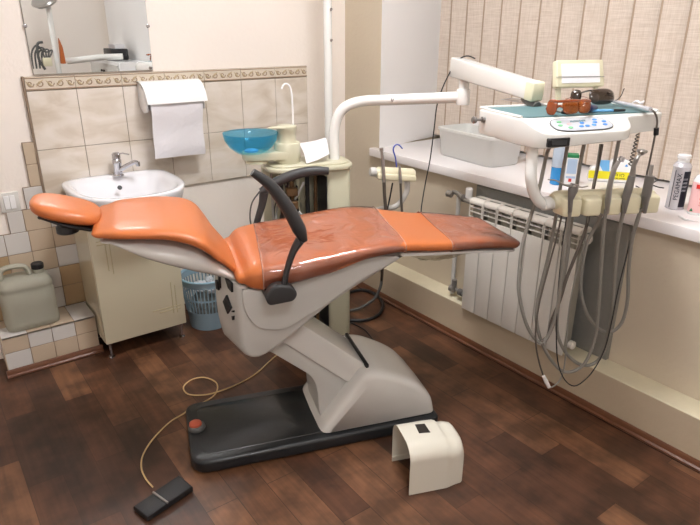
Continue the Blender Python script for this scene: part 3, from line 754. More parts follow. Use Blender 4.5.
b = new(); lathe(b, [(.026, 0), (.032, .004), (.032, .022), (.026, .028)], Wc2(-.290, -.03, .868), 20); chair('headrest_knob', b, M_black)
b = new(); sweep(b, [Wc2(-.27, 0, .880), Wc2(-.20, 0, .872), Wc2(-.12, 0, .862)], .014, 10, .6); chair('headrest_bar', b, M_steel)
# armrests
def arm(v, pts_pad, pts_link, rp, rl_):
    a = new(); sweep(a, crm(pts_pad, 6), rp, 14, 1.0)
    o = chair('armrest', a, M_arm, 'dark grey armrest')
    a = new(); sweep(a, crm(pts_link, 5), rl_, 12, .7); obj('armrest_link', a, M_arm, o)
    return o
A2_ = dict(v2=-.28)
n1 = arm(-.28, [at(252.5, 172, **A2_), at(270, 185, **A2_), at(287, 207, **A2_), at(299, 229, **A2_), at(304, 241, **A2_)],
         [at(300, 240, **A2_), at(293, 252, **A2_), at(287, 270, **A2_), at(284, 286, **A2_)], [.011, .017, .020, .021, .012], [.020, .015, .012, .014])
cpn = [at(x, y, v=-.28) for x, y in ((277, 283), (291, 284), (297, 292), (293, 299), (268, 304), (264.5, 297), (269, 287))]
cpn = [((p-CO).dot(U), p.z) for p in cpn]
b = new(); prism(b, round2(cpn, .014, 4), uw, -.300, -.258, .008, 3); obj('pivot_cap', b, M_arm, n1)
b = new(); bx(b, (.262, -.27, .668), (.30, -.19, .692), .003, 1, MC2); obj('pivot_bracket', b, M_black, n1)
F2_ = dict(v2=.29)
f1 = arm(.29, [at(328.5, 171, v2=.27), at(312, 171, v2=.28), at(293, 175, **F2_), at(275, 183, **F2_), at(261, 192, **F2_)],
         [at(264, 192, **F2_), at(262, 205, **F2_), at(256, 226, **F2_), at(252, 250, **F2_)], [.015, .019, .020, .020, .015], [.023, .018, .015, .014])
b = new(); sweep(b, [Wc2(.27, .18, .700), Wc2(.27, .29, .700)], .02, 12); obj('pivot_bracket', b, M_black, f1)
b = new(); sweep(b, crm([at(260, 191, v2=.31), at(252, 203, v2=.31), at(250, 218, v2=.31), at(253, 232, v2=.31)], 5), .003, 8); obj('cable', b, M_greyrub, f1)
# ------------------------------------------------------------------ CUSPIDOR UNIT
UV = .62
un = thing('cuspidor_unit', 'cream spittoon column with blue glass bowl behind the dental chair', 'dental unit', Wc(.62, .66, 0), CA)
def unit(name, bm, m, label=None, parent=None, smooth=45): return obj(name, bm, m, parent or un, label, smooth)
def plan(u0, u1, v0, v1, r): return round2([(u0, v0), (u1, v0), (u1, v1), (u0, v1)], r, 6)
b = new(); prism(b, plan(.425, .815, .52, .74, .09), uv, .870, .893, .008, 3); prism(b, plan(.44, .80, .535, .725, .08), uv, .891, .902, .005, 2); unit('top_plate', b, M_creamg)
# cabinet body with an open service side
b = new()
prism(b, round2([(.685, .545), (.795, .545), (.805, .60), (.805, .70), (.78, .73), (.685, .73)], .03, 5), uv, .05, .870, .004, 2)
bx(b, (.43, .70, .05), (.69, .73, .870), .004, 1, MC); unit('cabinet_shell', b, M_creamg)
b = new(); bx(b, (.44, .55, .05), (.69, .72, .10), .004, 1, MC); unit('service_base', b, M_dark)
b = new(); bx(b, (.44, .56, .50), (.69, .71, .508), 0, 1, MC); unit('service_shelf', b, M_dark)
b = new(); bx(b, (.682, .547, .05), (.687, .70, .84), 0, 1, MC); unit('inner_panel', b, M_black)
random.seed(3)
for i, (u, m, r) in enumerate(((.452, M_steel, .006), (.50, M_dark, .009), (.54, M_rust, .010), (.575, M_creamg, .009), (.61, M_black, .010), (.655, M_rust, .008))):
    b = new(); sweep(b, [Wc(u, .60+.03*(i % 2), .05), Wc(u, .60+.03*(i % 2), .870)], r, 10); unit('service_pipe', b, m)
for i in range(9):
    u = random.uniform(.47, .63); b = new()
    pts = [Wc(u+random.uniform(-.03, .03), .585+random.uniform(0, .07), .82-.06*j+random.uniform(-.02, .02)) for j in range(6)]
    sweep(b, crm(pts, 5), random.choice((.003, .005)), 7); unit('service_tube', b, random.choice((M_black, M_white, M_black, M_steel)))
b = new()
for z in (.70, .76): bx(b, (.51, .565, z), (.56, .60, z+.035), .003, 1, MC)
unit('valve_block', b, M_rust)
# swivel body carrying bowl and cup filler
b = new(); cbw = at(284, 150, v=UV); cb2 = at(250, 153, v=UV)
c1 = Wc(.530, .62, 0); c2 = Wc(.385, .62, 0)
def hull(zs, k1, k2):
    out = []
    for k in range(20): t = -PI/2+PI*k/19; p = c1+U*math.cos(t)*k1+V*math.sin(t)*k1; out.append(Vector((p.x, p.y, zs)))
    for k in range(20): t = PI/2+PI*k/19; p = c2+U*math.cos(t)*k2+V*math.sin(t)*k2; out.append(Vector((p.x, p.y, zs)))
    return out
loft(b, [hull(.920, .050, .040), hull(.924, .056, .050), hull(.950, .057, .054), hull(.956, .055, .050)])
lathe(b, [(.055, .902), (.057, .906), (.057, .982), (.053, .988)], Vector((c1.x, c1.y, 0)), 32); bd = unit('swivel_body', b, M_creamg, smooth=50)
b = new(); lathe(b, [(.044, .985), (.040, .995), (.040, 1.035), (.043, 1.040), (.043, 1.056), (.038, 1.060)], Vector((c1.x, c1.y, 0)), 32)
prism(b, round2([(.44, .595), (.53, .575), (.53, .66), (.46, .62)], .02, 4), uv, 1.049, 1.057, .002, 1); unit('cup_column', b, M_creamg, smooth=50)
b = new(); p0 = at(293, 123, v=UV); 
sweep(b, crm([p0+Vector((0, 0, -.01)), at(292.5, 105, v=UV), at(291, 90, v=UV), at(288, 84.5, v=UV), at(284, 84.5, v=UV), at(281.5, 89, v=UV)], 6), .0042, 10); unit('water_spout', b, M_white, 'thin white hooked water spout')
b = new(); bc = Vector((c2.x, c2.y, 0)) - U*.01
prof = [(.025, .948), (.06, .952), (.09, .975), (.110, 1.005), (.116, 1.035), (.1135, 1.035), (.107, 1.006), (.087, .979), (.058, .957), (.02, .953)]
lathe(b, prof, bc, 48); unit('bowl', b, M_bowl, 'translucent blue glass bowl', smooth=70)
b = new(); lathe(b, [(.030, .954), (.030, .962), (.022, .966), (.001, .966)], bc, 28); unit('bowl_strainer', b, M_ltblue)
b = new(); lathe(b, [(.035, .905), (.05, .908), (.05, .918), (.04, .922)], bc+U*.02, 28); unit('bowl_seat', b, M_cream)
# support pole going up for the lamp
b = new(); pb = at(328, 60, y=2.60); sweep(b, [(pb.x, pb.y, .0), (pb.x, pb.y, 2.3)], .0205, 20)
pol = thing('lamp_pole', 'tall white round pole standing against the wall behind the spittoon column', 'pole', (pb.x, pb.y, 0)); obj('tube', b, M_paint, pol)
for y_ in (9.5, 40):
    q = at(331, y_, y=2.60); b = new(); lathe(b, [(.006, 0), (.007, .004), (.004, .007)], Vector((pb.x, pb.y, q.z))+(CAMP-pb).normalized().cross(Vector((0, 0, 1)))*-.012-V*.018, 10, -V); obj('bolt', b, M_chrome, pol)
# ------------------------------------------------------------------ napkin booklet on the plate
nb_ = new(); TLn, TRn = at(299.5, 143, v=.665), at(325, 137.5, v=.665); BRn, BLn = at(329.5, 153.5, v=.575), at(306.5, 163.5, v=.545)
rA = []; rB = []
for k in range(10):
    t = k/9; a = TLn.lerp(TRn, t); c = BLn.lerp(BRn, t); row = []
    for j in range(10):
        q = j/9; p = a.lerp(c, q)+Vector((0, 0, .012*math.sin(PI*q)-.004*math.sin(2*PI*q+t*3))); row.append(p)
    rA.append(row+[p-Vector((0, 0, .003))+V*.002 for p in row[::-1]])
loft(nb_, rA)
single('folded_napkin', 'folded white napkin leaning on the spittoon column top plate', 'napkin', nb_, M_paper, Wc(.63, .61, .902))
# ------------------------------------------------------------------ DELIVERY ARM + TABLE
dt = thing('instrument_delivery_arm', 'white jointed arm carrying the instrument table in front of the window', 'instrument arm', Wc(.742, .62, .900), CA)
def dl(name, bm, m, label=None, parent=None, smooth=45): return obj(name, bm, m, parent or dt, label, smooth)
J = at(463, 97, x=1.85)
post = Wc(.742, .62, .900)
bend = Wc(.752, .62, 1.075)
b = new()
Bn = at(364, 101, v=.585)
path = crm([at(334.5, 164, v=.62), at(334, 147, v=.62), at(334.2, 131, v=.62), at(338, 116, v=.615), at(347, 106, v=.605), Bn, Bn.lerp(J, .33), Bn.lerp(J, .66), J], 7)
sweep(b, path, .0225, 20); am = dl('main_arm', b, M_paint, smooth=60)
b = new(); q = Bn.lerp(J, .30); q = q+(CAMP-q).normalized()*.022; lathe(b, [(.007, -.002), (.007, .003), (.004, .004)], q, 12, (CAMP-q)); obj('arm_screw', b, M_chrome, am)
b = new(); lathe(b, [(.026, -.03), (.0275, -.025), (.0275, .025), (.026, .03)], J, 24); sweep(b, [J, J+Vector((0, 0, .105))], .0205, 16); dl('elbow_joint', b, M_paint)
JT = J+Vector((0, 0, .105))
b = new(); lathe(b, [(.024, -.025), (.024, .0)], JT, 20); dl('elbow_collar', b, M_dsteel)
# box section spring arm
E0 = at(456, 67, x=1.865); E1 = at(535, 91, x=1.745)
dv_ = (E1-E0).normalized(); sd = dv_.cross(Vector((0, 0, 1))).normalized(); upn = sd.cross(dv_)
def boxring(p, w, h, r=.006):
    out = []
    for sx_, sz_ in ((1, 1), (-1, 1), (-1, -1), (1, -1)):
        for j in range(4):
            t = {(1, 1): 0, (-1, 1): PI/2, (-1, -1): PI, (1, -1): 1.5*PI}[(sx_, sz_)]+j/3*PI/2
            out.append(p+sd*(sx_*(w-r)+r*math.cos(t))+upn*(sz_*(h-r)+r*math.sin(t)))
    return out
b = new(); loft(b, [boxring(E0-dv_*.004, .025, .036), boxring(E0, .027, .038), boxring(E1-dv_*.02, .025, .031)]); dl('spring_arm', b, M_paint)
b = new(); loft(b, [boxring(E1-dv_*.02, .026, .032), boxring(E1+dv_*.012, .026, .032), boxring(E1+dv_*.018, .022, .027)]); dl('spring_arm_cap', b, M_cream, 'cream end cap')
# bracket down to the table
b = new(); sweep(b, [E1-dv_*.045-upn*.03, Wc(1.235, -.14, 1.20)], .018, 14); dl('table_bracket', b, M_dsteel)
# table body
TW = 1.2
plan_ = [(1.03, -.10), (1.036, -.345), (1.060, -.415), (1.10, -.435), (1.36, -.435), (1.395, -.415), (1.415, -.365), (1.565, -.355), (1.568, -.10)]
planr = round2(plan_, [.03, .03, .03, .03, .03, .03, .02, .01, .03], 5)
TB = 1.118
b = new(); n_ = len(planr)
def top_z(p, q): return TW-.002 if q > -.352 else TW-.002-(-.352-q)*.43
t = bmesh.new()
ring = lambda k, dz, fz: [Wc(1.30+(p-1.30)*k, -.26+(q+.26)*k, fz(p, q)+dz) for p, q in planr]
bot = lambda p, q: TB + max(0, (p-1.06)*.045)
loft(b, [ring(.975, 0, bot), ring(.99, .002, bot), ring(.998, .010, bot), ring(1.0, -.008, top_z), ring(.995, -.003, top_z), ring(.985, -.001, top_z)], caps=False)
# caps: bottom fan and top split at the ridge
def cap(k, dz, fz, ridge):
    V_ = ring(k, dz, fz); vs = [b.verts.new(p) for p in V_]
    up_ = [i for i, (p, q) in enumerate(planr) if q > -.352]; lo_ = [i for i in range(n_) if i not in up_]
    if ridge:
        i0, i1 = lo_[0], lo_[-1]
        A = [vs[(i1+1+j) % n_] for j in range((i0-1-(i1+1)) % n_+1)]
        b.faces.new(A); b.faces.new([vs[(i0-1) % n_]]+[vs[i] for i in lo_]+[vs[(i1+1) % n_]])
    else: b.faces.new(vs)
cap(.985, -.001, top_z, True); cap(.975, 0, bot, True)
bmesh.ops.remove_doubles(b, verts=b.verts, dist=.0004)
tb = dl('table_top', b, M_paint, smooth=35)
b = new(); prism(b, round2([(1.05, -.115), (1.052, -.335), (1.075, -.348), (1.545, -.345), (1.545, -.115)], .015, 4), uv, TW-.0028, TW+.0015, .001, 1); obj('teal_mat', b, M_teal, tb, 'teal non-slip mat')
# raised rim
b = new(); loop = [(1.045, -.345), (1.040, -.108), (1.06, -.103), (1.545, -.103), (1.556, -.12), (1.556, -.340)]
sweep(b, [Wc(p, q, TW+.001) for p, q in loop], .0045, 8); obj('rim', b, M_paint, tb)
# control panel on the sloped lip
pc = Wc(1.223, -.395, top_z(0, -.395)); sl = (V*1.0+Vector((0, 0, .43))).normalized()
PM = frame(pc, U, sl)
pl = [(-.107, .002), (-.095, .026), (-.06, .034), (.078, .032), (.107, .010), (.104, -.020), (.07, -.032), (-.06, -.034), (-.10, -.024)]
b = new(); prism(b, round2(pl, .02, 4), lambda p, q, s: PM @ Vector((p, q, s)), -.002, .0022, .0006, 1, mi=0)
prism(b, round2([(p*1.02, q*1.06) for p, q in pl], .02, 4), lambda p, q, s: PM @ Vector((p, q, s)), -.002, .0016, 0, mi=2)
cp_ = obj('control_panel', b, [M_panel, M_panel, M_greyrub], tb, 'grey oval control panel with coloured buttons')
b = new(); text_bm('stomadent', .013, PM @ Matrix.Translation((-.005, .016, .0026)), bm=b); obj('panel_lettering', b, mat('teal_ink', (60, 130, 145), .5), cp_)
for (x_, y_, m) in [(-.072, .014, M_bgr), (-.078, -.004, M_bgr), (-.050, -.018, M_bgr), (-.043, .001, M_panel), (.003, .004, M_bbl), (-.010, -.014, M_bbl), (.012, -.013, M_bbl), (.038, -.010, M_bbl), (.050, .004, M_bbl), (.058, .019, M_bbl), (.085, .007, M_bbl), (.078, -.010, M_bbl)]:
    b = new()
    prism(b, [(x_+.0082*math.cos(2*PI*k/16), y_+.0052*math.sin(2*PI*k/16)) for k in range(16)], lambda p, q, s: PM @ Vector((p, q, s)), .0015, .0034, .0004, 1); obj('button', b, m if m is not M_panel else M_pink, cp_)
b = new(); bx(b, (1.084, -.4385, 1.124), (1.158, -.425, 1.150), .002, 1, MC); dsp = obj('display', b, M_black, tb)
b = new(); bx(b, (1.093, -.4398, 1.129), (1.147, -.432, 1.145), .001, 1, MC); obj('display_glass', b, M_display, dsp)
b = new(); lathe(b, [(.0035, 0), (.0035, .003)], at(536, 124.5, z=1.18), 10); obj('lip_screw', b, M_dsteel, tb)
# side knob
b = new(); q = Wc(1.030, -.15, 1.168); lathe(b, [(.010, -.002), (.010, .006), (.004, .008), (.004, .028), (.011, .030), (.012, .038), (.008, .042)], q, 16, -U); dl('side_knob', b, M_dsteel)
# x-ray viewer standing behind the table
q0 = at(558, 86, v=-.07); q1 = at(604, 85, v=-.07)
vu = Vector((0, 0, 1))*.97+V*.25; VM = frame((q0+q1)/2-Vector((0, 0, .005)), U, vu); hwv = (q1-q0).length/2; hv = .094
def rfr(w, h, r): return round2([(-w, 0), (w, 0), (w*.97, h), (-w*.97, h)], r, 5)
b = new(); prism(b, rfr(hwv+.004, hv, .008), lambda p, q, s: VM @ Vector((p, q, s)), -.028, .0, .005, 3); vb = dl('x_ray_viewer', b, M_cream, 'cream framed film viewer')
b = new(); prism(b, round2([(-hwv+.017, .014), (hwv-.017, .014), (hwv-.018, hv-.013), (-hwv+.016, hv-.013)], .002, 2), lambda p, q, s: VM @ Vector((p, q, s)), -.001, .0015, 0); obj('screen', b, M_fish, vb, 'white viewer screen')
b = new(); sweep(b, [VM @ Vector((-hwv-.006, .036, .002)), VM @ Vector((0, .0355, .003)), VM @ Vector((hwv+.002, .034, .002))], .0009, 6); obj('film_wire', b, M_dsteel, vb)
b = new(); bx(b, (-hwv+.02, -.075, -.022), (-hwv+.005, .01, -.010), .001, 1, VM); bx(b, (hwv-.03, -.075, -.022), (hwv-.015, .01, -.010), .001, 1, VM); obj('viewer_bracket', b, M_creamg, vb)
# holder hanging bracket tube
b = new(); HV = -.385
sweep(b, crm([at(533, 140, v=-.36), at(532, 158, v=-.37), at(531, 178, v=HV), at(535, 195, v=HV), at(543, 204, v=HV), at(556, 203, v=HV)], 6), .0175, 16); dl('holder_bracket', b, M_paint, smooth=60)
b = new(); lathe(b, [(.021, -.012), (.022, -.008), (.022, .012), (.019, .016)], at(546, 203.5, v=HV), 18, U); dl('bracket_collar', b, M_paint)
# instrument holder: five cream lobes in a bar
HA = at(553, 202, v=HV); HB = at(650, 198, v=HV); hx = (HB-HA).normalized(); hl = (HB-HA).length
HM = frame(HA, hx, Vector((0, 0, 1))); HM_z = hx.cross(Vector((0, 0, 1)))     # local z points to the camera side
Hd = frame(HA, hx, V)
def hp(s, d, z): return HA+hx*s-V*d+Vector((0, 0, z))
b = new(); nl = 5; lw = hl/nl
sweep(b, [hp(-.004, .0, .004), hp(.01, 0, .006), hp(hl*.5, 0, .006), hp(hl-.01, 0, .006), hp(hl+.004, 0, .004)], [.022, .030, .031, .030, .022], 16, 1, Vector((0, 0, 1)))
hd = dl('instrument_holder', b, M_cream, 'cream bar of instrument holders', smooth=60)
for i in range(nl):
    s0 = i*lw+.006; s1 = (i+1)*lw-.004; b = new()
    plan2 = round2([(s0, -.01), (s1, -.01), (s1-.001, .045), (s1-.008, .056), (s0+.008, .056), (s0+.001, .045)], .010, 5)
    prism(b, plan2, lambda p, q, s: hp(p, q, s-(.010 if s > 0 else 0)*min(1, max(0, q/.05))), -.036, .030, .010, 3); obj('holder_lobe', b, M_cream, hd)
# ------------------------------------------------------------------ handpieces with hoses
def polyline(L_, va, vb_, vm=None):
    out = []; n = len(L_)
    for i, (x, y) in enumerate(L_):
        t = i/(n-1); v = va*(1-t)+vb_*t
        if vm is not None: v += vm*math.sin(PI*t)
        out.append(at(x, y, v=v))
    return out
slots = [571, 593, 606, 624, 644]
def instr(name, label, cat, loc): return thing(name, label, cat, loc, 0, None)
VS = -.445
sy_ = instr('syringe_handpiece', 'three-way air-water syringe with thin bent tip in the first holder slot', 'dental syringe', at(569, 206, v=VS))
b = new(); sweep(b, polyline([(570, 212), (570.5, 200), (573, 190), (575, 184)], VS, VS), [.006, .008, .015, .013], 14); obj('body', b, M_dsteel, sy_)
b = new(); sweep(b, crm(polyline([(574, 186), (565, 185), (556, 180.5), (548, 179.5)], VS, VS), 4), [.006, .0028, .002, .002], 8); obj('tip', b, M_steel, sy_)
b = new(); sweep(b, polyline([(573, 186), (582, 187.5), (588, 186)], VS-.01, VS-.01), [.003, .0025, .002], 8); obj('lever', b, M_steel, sy_)
H1 = crm(polyline([(553, 144), (547.4, 152), (539.7, 186), (532, 212), (523, 243), (519, 275), (519.5, 297), (528, 328), (542, 343), (554, 322), (560, 290), (564, 250), (568, 225), (570, 210)], -.30, VS, .01), 5)
b = new(); sweep(b, H1, .0062, 9); obj('hose', b, M_hose, sy_)
ts = instr('contra_angle_handpiece', 'slim silver handpiece leaning in the middle holder slot', 'dental handpiece', at(608, 206, v=VS))
b = new(); sweep(b, crm(polyline([(607, 213), (608, 200), (610, 185), (614, 170), (619, 161)], VS, VS-.02), 4), [.006, .0095, .0085, .0075, .006], 14); obj('body', b, M_steel, ts)
b = new(); q = at(622, 158.5, v=VS-.02); lathe(b, [(.004, -.010), (.009, -.008), (.0095, .004), (.006, .006)], q, 14, Vector((.25, -.2, .9))); obj('head', b, M_chrome, ts)
H2 = crm(polyline([(568, 144), (565, 160), (560, 190), (555, 222), (548, 258), (538, 300), (537, 325), (545, 350), (558, 368), (570, 372), (585, 363), (595, 337), (599, 300), (601.5, 260), (604, 225), (606, 210)], -.30, VS, .02), 5)
b = new(); sweep(b, H2, .0060, 9); obj('hose', b, M_hose, ts)
hs1 = instr('angled_handpiece', 'handpiece with dark grip and angled round head in the fourth slot', 'dental handpiece', at(625, 206, v=VS))
b = new(); sweep(b, polyline([(624, 213), (626, 197), (629, 187)], VS, VS), [.006, .013, .013], 14); sweep(b, polyline([(629, 187), (632, 176)], VS, VS), [.013, .011], 14); obj('grip', b, M_dsteel, hs1)
b = new(); sweep(b, polyline([(632, 177), (634, 165), (637, 158)], VS, VS-.01), [.0095, .007, .0075], 12); sweep(b, polyline([(636, 160), (640, 154)], VS-.01, VS-.01), [.007, .005], 12); obj('neck', b, M_steel, hs1)
b = new(); q = at(642, 151.5, v=VS-.01); lathe(b, [(.004, -.012), (.010, -.006), (.011, .003), (.008, .006)], q, 16, Vector((-.1, -.1, .95))); sweep(b, [q-U*.018+Vector((0, 0, .004)), q+U*.018-Vector((0, 0, .002))], .005, 10); obj('head', b, M_steel, hs1)
H3 = crm(polyline([(584, 144), (581, 160), (576, 190), (571, 225), (566, 265), (559, 300), (557, 330), (564, 350), (577, 363), (590, 365), (602, 355), (610, 327), (614, 286), (616.5, 250), (621, 222), (624, 210)], -.30, VS, .03), 5)
b = new(); sweep(b, H3, .0062, 9); obj('hose', b, M_hose, hs1)
mo = instr('micromotor', 'dark cylindrical motor handpiece in the rightmost holder slot', 'dental handpiece', at(645, 206, v=VS))
b = new(); sweep(b, polyline([(644.5, 213), (645.5, 200), (646, 195)], VS, VS), [.006, .012, .0145], 14); sweep(b, polyline([(646, 196), (650, 176)], VS, VS), [.0145, .0145], 16); obj('body', b, M_dsteel, mo)
b = new(); sweep(b, polyline([(650, 177), (652, 165)], VS, VS), [.0065, .0055], 10); obj('nose', b, M_steel, mo)
H4 = crm(polyline([(619, 140), (614, 165), (607, 195), (599, 220), (587, 243), (582, 270), (581, 292), (587, 314), (599, 329), (611, 332), (622, 322), (627.5, 300), (628.5, 270), (632, 240), (640, 212), (644, 209)], -.30, VS, .02), 5)
b = new(); sweep(b, H4, .0062, 9); obj('hose', b, M_hose, mo)
# extra hoses hanging down at the holder
b = new(); sweep(b, crm(polyline([(600, 144), (596, 170), (590, 205), (585, 240), (577, 270), (569, 310), (566, 350), (562, 376), (552, 387), (545, 383)], -.30, -.40), 5), .0028, 8)
sh = thing('loose_hose', 'thin grey hose ending in a white connector, hanging lowest beneath the holder', 'hose', at(545, 383, v=-.40)); obj('tube', b, M_hose, sh)
b = new(); sweep(b, polyline([(543.5, 376), (546, 381), (549, 387)], -.40, -.40), [.006, .0075, .0065], 12); obj('connector', b, M_white, sh, 'white connector')
b = new(); sweep(b, crm(polyline([(543, 375), (539, 362), (536, 345), (536, 325), (540, 300), (550, 262), (558, 232), (562, 214)], -.40, -.385), 5), .0030, 8); obj('tube', b, M_hosed, sh)
b = new(); sweep(b, crm(polyline([(640, 214), (632, 235), (626, 258), (618, 290), (612, 320), (606, 345), (598, 363), (587, 378), (574, 386), (563, 377), (557, 355), (557, 310), (561, 260), (567, 214)], -.40, -.40), 5), .0022, 8)
single('black_cord', 'thin black cord looping below the instrument hoses', 'cord', b, M_black, at(574, 386, v=-.4))
b = new(); sweep(b, crm(polyline([(602, 144), (598, 165), (592, 195), (588, 220), (582, 240), (573, 262), (566, 280), (560, 300), (552, 320), (548, 335), (541, 342)], -.30, -.38), 5), .0058, 8)
single('spare_hose', 'dark hose passing behind the empty second holder slot', 'hose', b, M_hosed, at(590, 215, v=-.37))
# scaler resting on the table with its cable down the right side
sc = thing('scaler_handpiece', 'long grey pen-shaped scaler lying at the right end of the table', 'dental handpiece', at(630, 106, z=TW))
b = new(); sweep(b, [at(611, 100.5, z=TW+.014), at(625, 104, z=TW+.014), at(651, 109.5, z=TW+.014)], [.005, .0075, .007], 14); obj('body', b, M_can, sc)
b = new(); sweep(b, crm([at(651, 109.5, z=TW+.014), at(655, 113, v=-.375), at(657, 120, v=-.380), at(656, 130, v=-.38), at(650, 160, v=-.37), at(646, 178, v=-.36), at(640, 215, v=-.36), at(632, 240, v=-.37)], 5), .0032, 8); obj('cable', b, M_hosed, sc)
b = new(); sweep(b, [at(656.5, 128, v=-.38), at(656, 135, v=-.38)], .008, 10); obj('cable_clip', b, M_black, sc)
# coiled cable under the table at right
b = new(); A0 = at(638, 134, v=-.30); A1 = at(630, 166, v=-.30); pts = []
for i in range(73):
    t = i/72; a = t*2*PI*9; c_ = A0.lerp(A1, t); pts.append(c_+U*.0055*math.cos(a)+V*.0055*math.sin(a))
sweep(b, pts, .0022, 6); single('coiled_cable', 'short dark coiled cable hanging under the right end of the table', 'cable', b, M_hosed, A1)
# ------------------------------------------------------------------ things on the table
og = thing('orange_safety_glasses', 'orange-tinted protective glasses lying at the front of the table', 'glasses', at(563, 113, z=TW+.002), CA)
def lens(c, w, h, n, m, par, name, bulge=.006, tilt=.35):
    M_ = frame(c, U*math.cos(n)+V*math.sin(n), Vector((0, 0, 1))+V*tilt); b = new(); R_ = []
    for k, (s, d) in enumerate(((1, 0), (.96, .0025), (.75, bulge*.8), (.3, bulge*1.1))):
        R_.append([M_ @ Vector((w*s*math.copysign(abs(math.cos(t))**.75, math.cos(t)), h*s*math.copysign(abs(math.sin(t))**.75, math.sin(t)), d)) for t in [2*PI*j/28 for j in range(28)]])
    R2 = [[p-(M_.to_3x3() @ Vector((0, 0, .002))) for p in r] for r in R_]
    loft(b, R2[::-1]+R_); return obj(name, b, m, par)
z = TW+.026
lens(at(552, 107, z=z), .016, .024, -.9, M_amberf, og, 'side_shield')
lens(at(571, 106.5, z=z), .032, .023, .1, M_amber, og, 'lens'); lens(at(584, 106, z=z), .020, .022, -.5, M_amber, og, 'lens')
b = new(); q = [at(551, 101, z=TW+.045), at(560, 101.5, z=TW+.047), at(575, 100.5, z=TW+.048), at(590, 101, z=TW+.042)]
sweep(b, crm(q, 4), .004, 8); sweep(b, crm([at(552, 111, z=TW+.006), at(560, 106, z=TW+.02), at(568, 111, z=TW+.008)], 4), .004, 8); obj('frame', b, M_amberf, og)
b = new(); sweep(b, crm([at(590, 102, z=TW+.03), at(588, 98, z=TW+.032), at(578, 96, z=TW+.030), at(566, 99, z=TW+.026)], 4), .003, 8, .5); obj('temple', b, M_amberf, og)
sg = thing('brown_sunglasses', 'dark brown wraparound glasses behind the orange pair on the table', 'glasses', at(605, 100, z=TW+.002), CA)
lens(at(602, 96.5, z=TW+.036), .052, .027, .05, M_brownlens, sg, 'lens', .010); lens(at(576, 95.5, z=TW+.034), .018, .020, -.7, M_brownlens, sg, 'lens', .008)
b = new(); sweep(b, crm([at(580, 93, z=TW+.052), at(590, 90.5, z=TW+.055), at(603, 91, z=TW+.052), at(612, 94, z=TW+.046)], 4), .003, 8); obj('frame', b, M_brownlens, sg)
b = new(); sweep(b, crm([at(609, 101, z=TW+.018), at(616, 100.5, z=TW+.020), at(621, 96, z=TW+.036), at(624, 89, z=TW+.062)], 4), .0032, 8, .5); obj('temple', b, M_brownlens, sg)
b = new(); sweep(b, crm([at(582, 109, z=TW+.014), at(588, 108.5, z=TW+.016), at(595, 108, z=TW+.012)], 4), [.010, .014, .009], 12)
single('navy_plug', 'navy blue rounded stopper lying between the two pairs of glasses', 'stopper', b, M_navy, at(588, 110, z=TW))
pn = thing('marker_pen', 'pale blue pen with a black end lying on the teal mat', 'pen', at(602, 111, z=TW+.005))
b = new(); sweep(b, [at(592, 111, z=TW+.007), at(613, 110.5, z=TW+.007)], .0042, 10); obj('barrel', b, M_ltblue, pn)
b = new(); sweep(b, [at(611, 110.5, z=TW+.007), at(625, 110.2, z=TW+.007)], [.005, .0035], 10); obj('end', b, M_black, pn)
mt = thing('mirror_probe', 'steel probe with a black grip lying in front of the orange glasses', 'probe', at(558, 111, z=TW+.005))
b = new(); sweep(b, [at(550, 109.5, z=TW+.006), at(563, 112, z=TW+.006)], .0035, 10); obj('shaft', b, M_steel, mt)
b = new(); sweep(b, [at(562, 112, z=TW+.007), at(568, 112.6, z=TW+.007)], .0055, 10); obj('grip', b, M_black, mt)
b = new(); sweep(b, [at(547, 108.5, z=TW+.006), at(551, 109.8, z=TW+.006)], .005, 10); obj('end_grip', b, M_black, mt)
b = new()
L1_ = [at(501, 97.5, z=TW+.012), at(514, 95.5, z=TW+.014), at(536, 101, z=TW+.008), at(544, 104.5, z=TW+.004), at(533, 105, z=TW+.004)]
prism(b, [(p.x, p.y) for p in L1_], lambda p, q, s: Vector((p, q, TW+.004+s)), 0, .003)
single('clear_tray', 'flat clear plastic tray at the back left of the teal mat', 'tray', b, mat('frosted_tray', (224, 226, 230), .2, coat=.3), L1_[3])
b = new(); rr_ = [at(632, 103, z=TW+.012), at(637, 101, z=TW+.020), at(641, 103, z=TW+.016), at(644, 101, z=TW+.014)]
sweep(b, crm(rr_, 4), [.003, .006, .004, .006, .003], 8, .6); single('tissue_scrap', 'small white scrap of tissue behind the scaler', 'tissue', b, M_paper, rr_[0])
# black cable draped over the spring arm down to the chair foot
b = new(); LC = [at(475, 58.5, x=1.86), at(468, 56, x=1.86), at(461, 58, x=1.86), at(454, 66, x=1.85), at(447, 78, x=1.83), at(441, 92, x=1.83), at(436.5, 108, x=1.84), at(434, 130, x=1.84), at(430, 160, x=1.84), at(426, 180, x=1.83), at(422.5, 200, x=1.82), at(421, 212, x=1.80), at(420, 236, x=1.80)]
sweep(b, crm(LC, 5), .0026, 8); single('hanging_cable', 'thin black cable draped from the arm elbow down past the sill', 'cable', b, M_black, LC[8])
